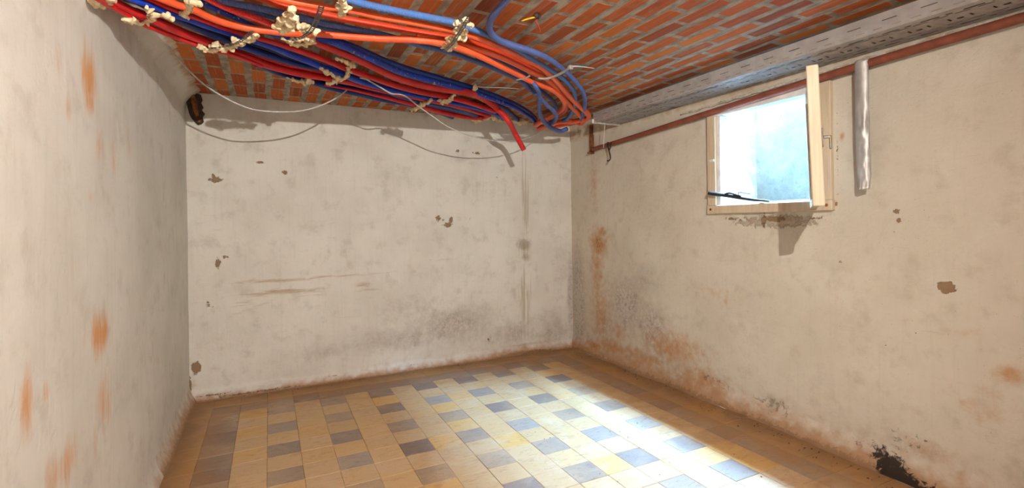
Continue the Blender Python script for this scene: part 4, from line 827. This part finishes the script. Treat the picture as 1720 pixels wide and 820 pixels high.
# ------------------------------------------------------------------ window 1 and its light well
win = empty('window_1', (3.30, 2.435, 1.575), kind='structure')
def board(name, lo, hi, mat, bevel=0.003):
    return box(name, lo, hi, mat, win, bevel)
board('sill_board', (3.262, 1.928, 1.558), (3.40, 2.938, 1.628), M_WOOD, 0.005)
board('frame_jamb', (3.266, 2.852, 1.628), (3.36, 2.932, 2.405), M_WOOD)
board('frame_jamb', (3.266, 1.932, 1.628), (3.36, 2.052, 2.405), M_WOOD)
board('frame_head', (3.270, 2.052, 2.352), (3.36, 2.852, 2.405), M_WHITE)
board('glazing_rebate', (3.285, 2.815, 1.628), (3.40, 2.8515, 2.352), M_WHITE)
board('glazing_rebate', (3.300, 2.0525, 1.628), (3.40, 2.075, 2.352), M_WHITE)
board('sill_ledge', (3.29, 2.052, 1.6285), (3.42, 2.815, 1.640), M_WHITE)
for y in (2.90, 1.962):
    bm = bmesh.new()
    bmesh.ops.create_cone(bm, cap_ends=True, segments=10, radius1=0.011, radius2=0.008, depth=0.006,
                          matrix=Matrix.Translation((3.2600, y, 1.594)) @ Matrix.Rotation(-math.pi / 2, 4, 'Y'))
    link('screw_head', bm_mesh('screw_head', bm, M_RUST), win)
bm = bmesh.new()
bm_box(bm, (3.258, 2.858, 1.985), (3.268, 2.905, 2.005), 0.002)
o = link('catch_plate', bm_mesh('catch_plate', bm, M_WHITE), win)

# open sash, swung into the room about its hinge on the near jamb
sash = empty('sash', (0, 0, 0)); sash.parent = win
hinge = Vector((3.262, 2.045, 0)); free = Vector((2.605, 1.606, 0))
av = (hinge - free).normalized(); nv = Vector((av.y, -av.x, 0)); SW = (hinge - free).length
SM = Matrix.Identity(4)
for r_ in range(3):
    SM[r_][0] = av[r_]; SM[r_][1] = nv[r_]; SM[r_][2] = (0, 0, 1)[r_]
SM[0][2] = -nv.x * 0.03; SM[1][2] = -nv.y * 0.03      # the sash sags out of plumb on its hinges
SM.translation = free + nv * 0.048 
sash.location = Vector((free.x, free.y, 1.57)) - win.location
def sbox(name, lo, hi, mat, bevel=0.003):
    return box(name, lo, hi, mat, sash, bevel, SM)
Z0, Z1 = 1.572, 2.322
sbox('stile', (0.0, -0.028, Z0), (0.046, 0.028, Z1), M_SASH, 0.004)
sbox('stile', (SW - 0.046, -0.020, Z0), (SW - 0.004, 0.020, Z1 - 0.01), M_SASH)
sbox('rail', (0.046, -0.020, Z0 + 0.006), (SW - 0.046, 0.020, Z0 + 0.056), M_SASH)
sbox('rail', (0.046, -0.020, Z1 - 0.056), (SW - 0.046, 0.020, Z1 - 0.008), M_SASH)
sbox('glass_pane', (0.046, -0.002, Z0 + 0.056), (SW - 0.046, 0.002, Z1 - 0.056), M_GLASS, 0.0)
bm = bmesh.new()      # turning handle on the free stile
bm_box(bm, (0.008, 0.0285, 1.885), (0.034, 0.035, 1.985), 0.002, SM)
bm_box(bm, (0.015, 0.034, 1.928), (0.027, 0.066, 1.944), 0.003, SM)
bm_box(bm, (0.015, 0.060, 1.870), (0.027, 0.072, 1.944), 0.004, SM)
link('handle', bm_mesh('handle', bm, M_BRASS), sash)['label'] = 'tarnished metal turn handle'

# light well outside
def wall_box(name, lo, hi, mat):
    return box(name, lo, hi, mat, None, 0.0, None, 'structure')
grid_wall('wall_well_back', axis(0.5, 3.0, 0.03), axis(1.2, 2.48, 0.03),
          lambda U, V, N: (3.78 - N, U, V), lambda U, V: 0.02 * fbm(U * 4, V * 4, 4), {}, M_WELL, flip=True)
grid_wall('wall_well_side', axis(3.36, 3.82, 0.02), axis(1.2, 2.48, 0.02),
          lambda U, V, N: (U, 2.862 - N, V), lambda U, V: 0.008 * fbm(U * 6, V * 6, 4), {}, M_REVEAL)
wall_box('wall_well_end', (3.34, 0.45, 1.2), (3.85, 0.55, 2.48), M_REVEAL)
wall_box('floor_well', (3.34, 0.5, 1.35), (3.85, 2.95, 1.50), M_WELL_D)
wall_box('wall_well_near', (3.335, 0.5, 1.45), (3.36, 2.05, 2.66), M_WELL_D)
wall_box('sill_well', (3.335, 2.04, 1.45), (3.42, 2.87, 1.615), M_REVEAL).name = 'trim_2'
wall_box('wall_outside', (3.335, 0.5, 2.365), (3.40, 3.4, 3.2), M_WELL_D)

# ------------------------------------------------------------------ conduits
CABLE_INFO = {
    'slate_elbow': ('slate', 'slate blue conduit bending down from the ceiling edge, topmost round the right bend'),
    'slate_top': ('sky', 'ribbed blue conduit along the upper edge of the orange bundle'),
    'orange_upper': ('orange', 'bright orange conduit lying just under the upper blue ribbed one, ending at tray'),
    'shaded_orange': ('rust', 'shaded orange conduit darkened for shade between the two bright orange ones'),
    'orange_second': ('orange', 'orange conduit emerging right of the steel strap and hooking back before the tray'),
    'orange_lower': ('orange', 'bright orange conduit lowest in its bundle, crossing from upper left to bend'),
    'slate_ribbed': ('slate', 'ribbed slate blue conduit passing behind the lowest orange one near big foam clump'),
    'slate_loop': ('slate', 'slate blue conduit hanging in the longest loose loop at right bend'),
    'slate_short': ('slate', 'short slate blue conduit coiled innermost inside the loose loop'),
    'red_ribbed': ('redrib', 'red conduit whose cut free end dangles before the back wall'),
    'blue_flecked': ('flecked', 'blue conduit spattered with foam flecks under the ribbed red one at upper left'),
    'navy_upper': ('navy', 'navy conduit highest of the lower bundle beside the bare bricks'),
    'red_middle': ('red', 'red conduit running just below the dangling red one in lower bundle'),
    'bright_blue': ('blue', 'bright blue conduit down the middle of the lower bundle'),
    'navy_second': ('navy', 'navy conduit between the red pair and bright blue one'),
    'red_pair_upper': ('red', 'thick red conduit, long lower edge of the bundle at left wall'),
    'red_pair_lower': ('red', 'red conduit lowest at the left wall, beneath thicker red one'),
    'red_inner': ('red', 'thin strip of red conduit squeezed between navy ones below left strap'),
    'navy_under': ('navy', 'navy conduit lowest in the lower bundle near back wall'),
    'navy_third': ('navy', 'navy conduit above the lowest one, ending at back wall hole'),
    'red_tail': ('red', 'red conduit bowing lowest into the hole at back wall top'),
    'deep_navy': ('navy', 'navy conduit buried above the bright blue one in the lower bundle'),
    'deep_red': ('red', 'red conduit buried above the thick red one along the bundle edge'),
    'deep_blue': ('navy', 'navy conduit against the bricks above the lower bundle, mostly hidden'),
    'deep_dark': ('navy', 'navy conduit buried behind the red ones in the lower bundle'),
    'deep_low': ('navy', 'navy conduit against the bricks above the lowest navy one'),
    'deep_top': ('red', 'red conduit against the plaster cove, uppermost over the red pair'),
    'deep_side': ('navy', 'navy conduit against the bricks over the bright blue one at left wall'),
    'deep_wall': ('red', 'red conduit tucked in the corner above the red pair at left wall'),
    'navy_tail': ('navy', 'short navy conduit end behind the dangling red one'),
}
for key, (P, Rr) in CABLE_PATHS.items():
    ck, label = CABLE_INFO[key]
    me = tube_mesh('conduit', P, Rr, M_COND[ck], 14, 0.02, 0.0)
    tag(link('conduit', me), label, 'conduit', 'conduits under the ceiling')

# ------------------------------------------------------------------ foam lumps
FOAM_LABEL = {
    'corner': 'beige foam lump where red conduits leave the left wall, at top left',
    'left_strip': 'ragged beige foam strip across the red pair near the left wall',
    'top_drip': 'beige foam drip beside the orange conduit at the upper left edge',
    'strap_clump': 'beige foam clump squeezed under the left steel strap',
    'big_clump': 'largest beige foam clump on the orange conduit at middle steel strap',
    'ceiling_smear': 'beige foam smeared on bricks behind the middle steel strap',
    'lower_fringe': 'ragged beige foam fringe hanging below the middle steel strap',
    'top_drop': 'beige foam drop over the upper orange conduit at the top edge',
    'strap_beads': 'row of beige foam beads under the right steel strap',
    'hook_smear': 'hooked beige foam smear across the blue and red lower bundle',
    'low_seam': 'beige foam seam along the lowest navy conduit by bare bricks',
    'bead_right': 'small beige foam bead on highest navy conduit left of the dangling end',
    'bead_middle': 'small beige foam bead on the red conduits, middle of three small ones',
    'bead_left': 'small beige foam bead on lower bundle beside the grey sagging cable',
    'wall_hole': 'crumbled beige foam in the hole at the top of back wall',
}
def foam_mesh(L, seed):
    """lumpy balls and lobes strung along the points, fused by a voxel remesh, then roughened"""
    rr = random.Random(seed)
    bm = bmesh.new()
    P = [Vector(q[:3]) for q in L]; rads = [q[3] for q in L]
    def ball(c, r):
        mt = Matrix.Translation(c) @ Matrix.Rotation(rr.uniform(0, 3), 4, Vector((rr.uniform(-1, 1), rr.uniform(-1, 1), rr.uniform(-1, 1))).normalized()) @ Matrix.Diagonal((1.0, rr.uniform(.6, 1.0), rr.uniform(.55, 1.0), 1))
        bmesh.ops.create_icosphere(bm, subdivisions=2, radius=r, matrix=mt)
    for i in range(len(P)):
        r = rads[i]
        for k in range(4):
            d = Vector((rr.uniform(-1, 1), rr.uniform(-1, 1), rr.uniform(-.7, .7))) * r * 0.75
            ball(P[i] + d, r * rr.uniform(0.4, 0.85))
        ball(P[i], r * 0.8)
        # bridge to the nearest earlier point so the lump is one piece
        if i:
            j = min(range(i), key=lambda q: (P[q] - P[i]).length)
            n = max(1, int((P[j] - P[i]).length / (0.5 * min(r, rads[j]))))
            for t in range(1, n):
                ball(P[i].lerp(P[j], t / n), min(r, rads[j]) * rr.uniform(0.5, 0.7))
    me = bm_mesh('foam_raw', bm)
    o = bpy.data.objects.new('foam_raw', me); COL.objects.link(o)
    rm = o.modifiers.new('fuse', 'REMESH'); rm.mode = 'VOXEL'; rm.voxel_size = 0.004
    bpy.context.view_layer.update()
    dg = bpy.context.evaluated_depsgraph_get()
    out = bpy.data.meshes.new_from_object(o.evaluated_get(dg))
    bpy.data.objects.remove(o); bpy.data.meshes.remove(me)
    bm = bmesh.new(); bm.from_mesh(out); bpy.data.meshes.remove(out)
    co = np.array([v.co[:] for v in bm.verts]); s = 42.0
    for a, (i, j) in enumerate(((0, 1), (1, 2), (2, 0))):
        dsp = 0.022 * fbm(co[:, i] * s + a * 5 + co[:, a] * 23, co[:, j] * s + co[:, a] * 31, 4, 0.6)
        for v, d in zip(bm.verts, dsp): v.co[a] += d
    return bm_mesh('foam_lump', bm, M_FOAM, True)
for i, (key, L) in enumerate(FOAM.items()):
    tag(link('foam_lump', foam_mesh(L, i)), FOAM_LABEL[key], 'foam', 'foam lumps on the conduits')

# ------------------------------------------------------------------ perforated straps
def strap_mesh(P, width, thick=0.0018):
    pts, _ = catmull(P, [0] * len(P), 0.004)
    tan = np.gradient(pts, axis=0); tan /= np.linalg.norm(tan, axis=1)[:, None]
    side = np.cross(tan, np.array([0, 0, 1.0])); side /= np.linalg.norm(side, axis=1)[:, None]
    nrm = np.cross(side, tan)
    bm = bmesh.new()
    offs = (-0.5, -0.22, 0.22, 0.5)
    rows = [[bm.verts.new(p + s * width * o) for o in offs] for p, s in zip(pts, side)]
    for i in range(len(rows) - 1):
        for k in range(3):
            if k == 1 and i % 5 in (1, 2): continue
            bm.faces.new((rows[i][k], rows[i][k + 1], rows[i + 1][k + 1], rows[i + 1][k]))
    bmesh.ops.solidify(bm, geom=bm.faces[:], thickness=thick)
    return bm_mesh('steel_strap', bm, M_GALV_D)
for key, label, w in (('left', 'perforated steel strap sunk in foam round the red and navy conduits at left', 0.018),
                      ('middle', 'wide perforated steel strap over the big foam clump and orange conduit', 0.024),
                      ('right', 'perforated steel strap studded with foam beads round the orange bundle', 0.02)):
    tag(link('steel_strap', strap_mesh(STRAPS[key], w)), label, 'strap', 'steel straps on the conduits')

# ------------------------------------------------------------------ cable tray
tray = empty('cable_tray', (3.115, 2.1, 2.503), label='long galvanised perforated cable tray hung along the top of the right wall', cat='tray')
def perforated(name, us, y0, y1, holes, place, thick=0.0016):
    step = 0.00877
    n = int((y1 - y0) / step)
    bm = bmesh.new()
    grid = [[bm.verts.new(place(u, y0 + step * j)) for u in us] for j in range(n + 1)]
    for j in range(n):
        for k in range(len(us) - 1):
            if holes(k, j % 20): continue
            bm.faces.new((grid[j][k], grid[j][k + 1], grid[j + 1][k + 1], grid[j + 1][k]))
    bmesh.ops.solidify(bm, geom=bm.faces[:], thickness=thick)
    loose = [v for v in bm.verts if not v.link_faces]
    bmesh.ops.delete(bm, geom=loose, context='VERTS')
    return link(name, bm_mesh(name, bm, M_GALV), tray)
TB = [2.96, 2.985, 3.010, 3.022, 3.036, 3.043, 3.08, 3.112, 3.121, 3.139, 3.148, 3.165, 3.182, 3.189, 3.206, 3.230, 3.241, 3.27]
def bottom_holes(k, j):
    if k == 2: return j in (0, 1, 19) or 5 <= j <= 13
    if k == 4: return 2 <= j <= 8 or 12 <= j <= 18
    if k in (7, 9): return j in (5, 15)
    if k == 8: return j in (0, 1, 19, 5, 15)
    if k == 12: return 2 <= j <= 8 or 12 <= j <= 18
    if k == 15: return j in (10, 9, 11) or j in (0, 1, 2, 3, 4, 16, 17, 18, 19)
    return False
TY0, TY1 = 0.15, 4.09
sag = lambda y: 0.012 * math.sin((y - 0.2) * 0.9) * 0.4 + 0.004 * (y - 2)
perforated('tray_bottom', TB, TY0, TY1, bottom_holes, lambda u, y: (u, y, 2.505 + sag(y) + (0.0022 + 0.0016 * math.sin(2 * math.pi * y / 0.0877) if 3.05 < u < 3.17 else 0)))
TS = [0.0, 0.016, 0.0225, 0.036, 0.053, 0.0575, 0.075, 0.098]
def side_holes(k, j):
    if k == 1: return 1 <= j <= 5 or 11 <= j <= 15
    if k == 4: return 3 <= j <= 10
    return False
perforated('tray_side', TS, TY0, TY1, side_holes, lambda u, y: (2.96 - 0.002 * u / 0.1, y, 2.505 + sag(y) + u))
perforated('tray_side', TS, TY0, TY1, side_holes, lambda u, y: (3.27, y, 2.505 + sag(y) + u))
bm = bmesh.new()
bm_box(bm, (2.958, TY1 - 0.03, 2.498 + sag(TY1)), (3.272, TY1 + 0.012, 2.5045 + sag(TY1)), 0.001)
bm_box(bm, (2.95, TY1 - 0.004, 2.498 + sag(TY1)), (2.962, TY1 + 0.012, 2.54 + sag(TY1)), 0.001)
link('end_lip', bm_mesh('end_lip', bm, M_GALV), tray)
for y in (0.9, 2.3, 3.6):      # threaded hangers up to the ceiling
    bm = bmesh.new()
    bmesh.ops.create_cone(bm, cap_ends=True, segments=8, radius1=0.005, radius2=0.005, depth=0.17,
                          matrix=Matrix.Translation((3.20, y, 2.589)))
    link('hanger_rod', bm_mesh('hanger_rod', bm, M_GALV_D), tray)

# ------------------------------------------------------------------ pipe, bracket, hook, string
me = tube_mesh('pipe', [(3.262, 4.54, 2.318), (3.255, 3.9, 2.340), (3.252, 2.94, 2.385), (3.250, 2.3, 2.412), (3.250, 1.75, 2.436), (3.250, 1.03, 2.455), (3.250, 0.2, 2.468)],
               [0.023, 0.024, 0.026, 0.026, 0.026, 0.025, 0.025], M_PIPE, 16, 0.05)
tag(link('pipe', me), 'rust red painted pipe sloping along the right wall above the window', 'pipe')
bm = bmesh.new()
bm_box(bm, (3.262, 4.548, 2.285), (3.298, 4.592, 2.60), 0.004)
bm_box(bm, (3.225, 4.545, 2.275), (3.30, 4.585, 2.293), 0.003)
tag(link('wall_bracket', bm_mesh('wall_bracket', bm, M_RUST)), 'rusty flat iron bracket upright at the far end of the pipe', 'bracket')
me = tube_mesh('hook', [(3.236, 4.215, 2.343), (3.222, 4.20, 2.318), (3.215, 4.185, 2.29), (3.21, 4.165, 2.25), (3.205, 4.14, 2.19), (3.20, 4.135, 2.16), (3.195, 4.155, 2.142), (3.19, 4.175, 2.148)],
               [0.012, 0.011, 0.009, 0.008, 0.008, 0.007, 0.006, 0.005], M_DARK, 8, 0.01)
hk = link('hook', me)
tag(hk, 'dark iron hook hanging below the pipe near the back corner', 'hook')
me = tube_mesh('hook_prong', [(3.222, 4.14, 2.338), (3.215, 4.142, 2.30), (3.21, 4.15, 2.27), (3.21, 4.16, 2.255)], [0.007, 0.007, 0.006, 0.006], M_DARK, 8, 0.01)
link('prong', me, hk)
me = tube_mesh('string', [(3.105, 4.088, 2.512), (3.103, 4.094, 2.47), (3.10, 4.10, 2.39), (3.10, 4.108, 2.32), (3.10, 4.112, 2.265)], [0.0028] * 5, M_STRING, 6, 0.02)
tag(link('string', me), 'white string dangling from the far end of the cable tray', 'string')

# ------------------------------------------------------------------ crumpled zinc strip right of the window
def zinc():
    us = np.linspace(-1, 1, 19); vs = np.linspace(0, 1, 61)
    verts = []
    for v in vs:
        z = 2.462 - v * 0.785
        for u in us:
            w = 0.038
            cutl = 1.0 - max(0.0, (v - 0.86) / 0.14) * 0.9      # left corner torn away at the bottom
            uu = u if u > 0 else u * cutl
            a = uu * 1.15
            y = 1.722 - math.sin(a) * w / math.sin(1.15) + 0.012 * max(0, v - .5) * -1.2
            x = 3.232 - math.cos(a) * 0.034 + 0.012
            k = float(fbm(np.array([u * 2.1 + 5]), np.array([v * 11.0]), 3)[0])
            kk = math.exp(-((v - 0.55) / 0.18) ** 2) + 0.9 * math.exp(-((v - 0.88) / 0.12) ** 2) + 0.15
            x += 0.022 * k * kk * (0.4 + 0.6 * (u > -0.2))
            x -= 0.02 * max(0, v - 0.9) / 0.1
            verts.append((x, y, z + 0.012 * float(fbm(np.array([u * 4.0]), np.array([v * 3.0]), 2)[0])))
    nu = len(us); faces = []
    for i in range(len(vs) - 1):
        for k in range(nu - 1):
            faces.append((i * nu + k, i * nu + k + 1, (i + 1) * nu + k + 1, (i + 1) * nu + k))
    me = new_mesh('metal_strip', verts, faces, M_ZINC, True)
    o = link('metal_strip', me)
    s = o.modifiers.new('thickness', 'SOLIDIFY'); s.thickness = 0.0015
    return tag(o, 'crumpled grey zinc strip hanging upright beside the window sash', 'metal strip')
zinc()

# ------------------------------------------------------------------ stay bar resting across the window corner
stay = empty('stay_bar', (3.225, 2.66, 1.63), label='dark metal casement stay lying across the lower left window corner', cat='window stay')
me = tube_mesh('bar', [(3.215, 2.872, 1.727), (3.225, 2.75, 1.705), (3.235, 2.62, 1.680), (3.255, 2.50, 1.656), (3.285, 2.385, 1.640)], [0.015, 0.015, 0.0135, 0.011, 0.008], M_STAY, 10, 0.02)
link('bar', me, stay)
me = tube_mesh('latch', [(3.222, 2.72, 1.712), (3.222, 2.68, 1.716), (3.226, 2.63, 1.702), (3.23, 2.58, 1.688)], [0.006, 0.008, 0.008, 0.005], M_STAY, 8, 0.015)
link('latch', me, stay)
me = tube_mesh('pin', [(3.225, 2.60, 1.692), (3.222, 2.595, 1.715), (3.225, 2.55, 1.708), (3.23, 2.50, 1.698)], [0.003] * 4, M_STAY, 6, 0.015)
link('pin', me, stay)

# ------------------------------------------------------------------ beam stub in the back left corner
stub = empty('beam_end', (-0.56, 4.98, 2.385), label='rusty dark iron beam end with bolts set in the back left corner', cat='beam end')
def ragged_plate(name, outline, y0, y1, mat, parent):
    bm = bmesh.new()
    a = [bm.verts.new((x, y0, z)) for x, z in outline]; b = [bm.verts.new((x, y1, z)) for x, z in outline]
    bm.faces.new(a); bm.faces.new(b[::-1])
    n = len(a)
    for k in range(n): bm.faces.new((a[k], b[k], b[(k + 1) % n], a[(k + 1) % n]))
    bmesh.ops.recalc_face_normals(bm, faces=bm.faces)
    return link(name, bm_mesh(name, bm, mat), parent)
ragged_plate('plate', [(-0.615, 2.655), (-0.56, 2.66), (-0.515, 2.65), (-0.505, 2.61), (-0.515, 2.585), (-0.498, 2.545), (-0.512, 2.52), (-0.488, 2.49), (-0.505, 2.46), (-0.497, 2.42), (-0.515, 2.398), (-0.54, 2.388), (-0.56, 2.41), (-0.585, 2.44), (-0.602, 2.48), (-0.612, 2.53), (-0.622, 2.58)], 4.992, 5.035, M_DARK, stub)
ragged_plate('flange', [(-0.585, 2.64), (-0.56, 2.645), (-0.542, 2.56), (-0.53, 2.47), (-0.548, 2.45), (-0.568, 2.50), (-0.58, 2.57)], 4.972, 4.995, M_RUST, stub)
for x, z in ((-0.545, 2.505), (-0.528, 2.415)):
    bm = bmesh.new()
    bmesh.ops.create_cone(bm, cap_ends=True, segments=6, radius1=0.014, radius2=0.012, depth=0.016,
                          matrix=Matrix.Translation((x, 4.982, z)) @ Matrix.Rotation(math.pi / 2, 4, 'X'))
    link('bolt', bm_mesh('bolt', bm, M_RUST), stub)

# ------------------------------------------------------------------ loose cables, ties, wire stubs
tag(link('cable', tube_mesh('cable', WIRES['left'], [0.0055] * len(WIRES['left']), M_WIREG, 8, 0.02)),
    'thin grey cable sagging from the left ceiling edge to the blue bundle', 'cable')
tag(link('cable', tube_mesh('cable', WIRES['right'], [0.005] * len(WIRES['right']), M_WIREG, 8, 0.02)),
    'thin grey cable sagging across the back wall top behind the dangling red end', 'cable')
tag(link('cable', tube_mesh('cable', WIRES['cwire'], [0.0035] * 4, M_TIE, 6, 0.02)),
    'short grey wire flat on the bricks between the two bundles', 'cable')
tag(link('cable_tie', tube_mesh('cable_tie', WIRES['tie'], [0.005] * 3, M_TIE, 6, 0.02)),
    'short grey tie under the lowest orange conduit at the bend', 'cable tie')
tie = link('cable_tie', tube_mesh('cable_tie', WIRES['tie2'], [0.006, 0.008, 0.009, 0.009, 0.009, 0.006, 0.004, 0.003], M_TIE, 6, 0.02))
tag(tie, 'long grey tie round the orange and blue bend with its tail out', 'cable tie')
bm = bmesh.new()
p = Vector(WIRES['tie2'][4]); bm_box(bm, p - Vector((.014, .014, .012)), p + Vector((.014, .014, .012)), 0.003)
link('tie_head', bm_mesh('tie_head', bm, M_TIE), tie)
ws = empty('wire_stub', WIRES['knot'][1], label='yellow and red wire ends poking out of the ceiling bricks', cat='wire')
for key, mt in (('yellow', M_YWIRE), ('redstub', M_RWIRE)):
    link('wire_end', tube_mesh('wire_end', WIRES[key], [0.0045] * 4, mt, 8, 0.01), ws)['label'] = 'yellow wire end' if key == 'yellow' else 'red wire end'
link('wire_knot', tube_mesh('wire_knot', WIRES['knot'], [0.007, 0.013, 0.012, 0.007], M_DARK, 8, 0.01), ws)

# ------------------------------------------------------------------ grit swept against the right wall and strewn on the tiles
M_GRIT = mat_simple('crumbled plaster and dirt', lin(96, 74, 52), lin(58, 44, 34), 60, 0.95)
rr = random.Random(21)
bm = bmesh.new()
spots = []
for k in range(120):
    y = rr.uniform(1.4, 4.8); spots.append((3.22 - abs(rr.gauss(0, 0.07)) - max(0, (2.4 - y)) * 0.08, y, rr.uniform(.002, .007)))
for k in range(45):
    spots.append((rr.uniform(1.5, 2.7), rr.uniform(1.6, 3.2), rr.uniform(.0015, .005)))
for k in range(60):
    spots.append((rr.uniform(-0.5, 3.1), 4.97 - abs(rr.gauss(0, 0.05)), rr.uniform(.002, .006)))
for x, y, r in spots:
    v = bmesh.ops.create_icosphere(bm, subdivisions=1, radius=r, matrix=Matrix.Translation((x, y, r * 0.45 + 0.0012)) @ Matrix.Rotation(rr.uniform(0, 3), 4, 'Z') @ Matrix.Diagonal((1.0, rr.uniform(.5, 1.), .5, 1)))['verts']
    for q in v: q.co += Vector((rr.uniform(-1, 1), rr.uniform(-1, 1), rr.uniform(-.3, .3))) * r * 0.2
tag(link('floor_grit', bm_mesh('floor_grit', bm, M_GRIT)), 'dark grit and plaster crumbs scattered over the tiles along the walls', 'grit', None, 'stuff')
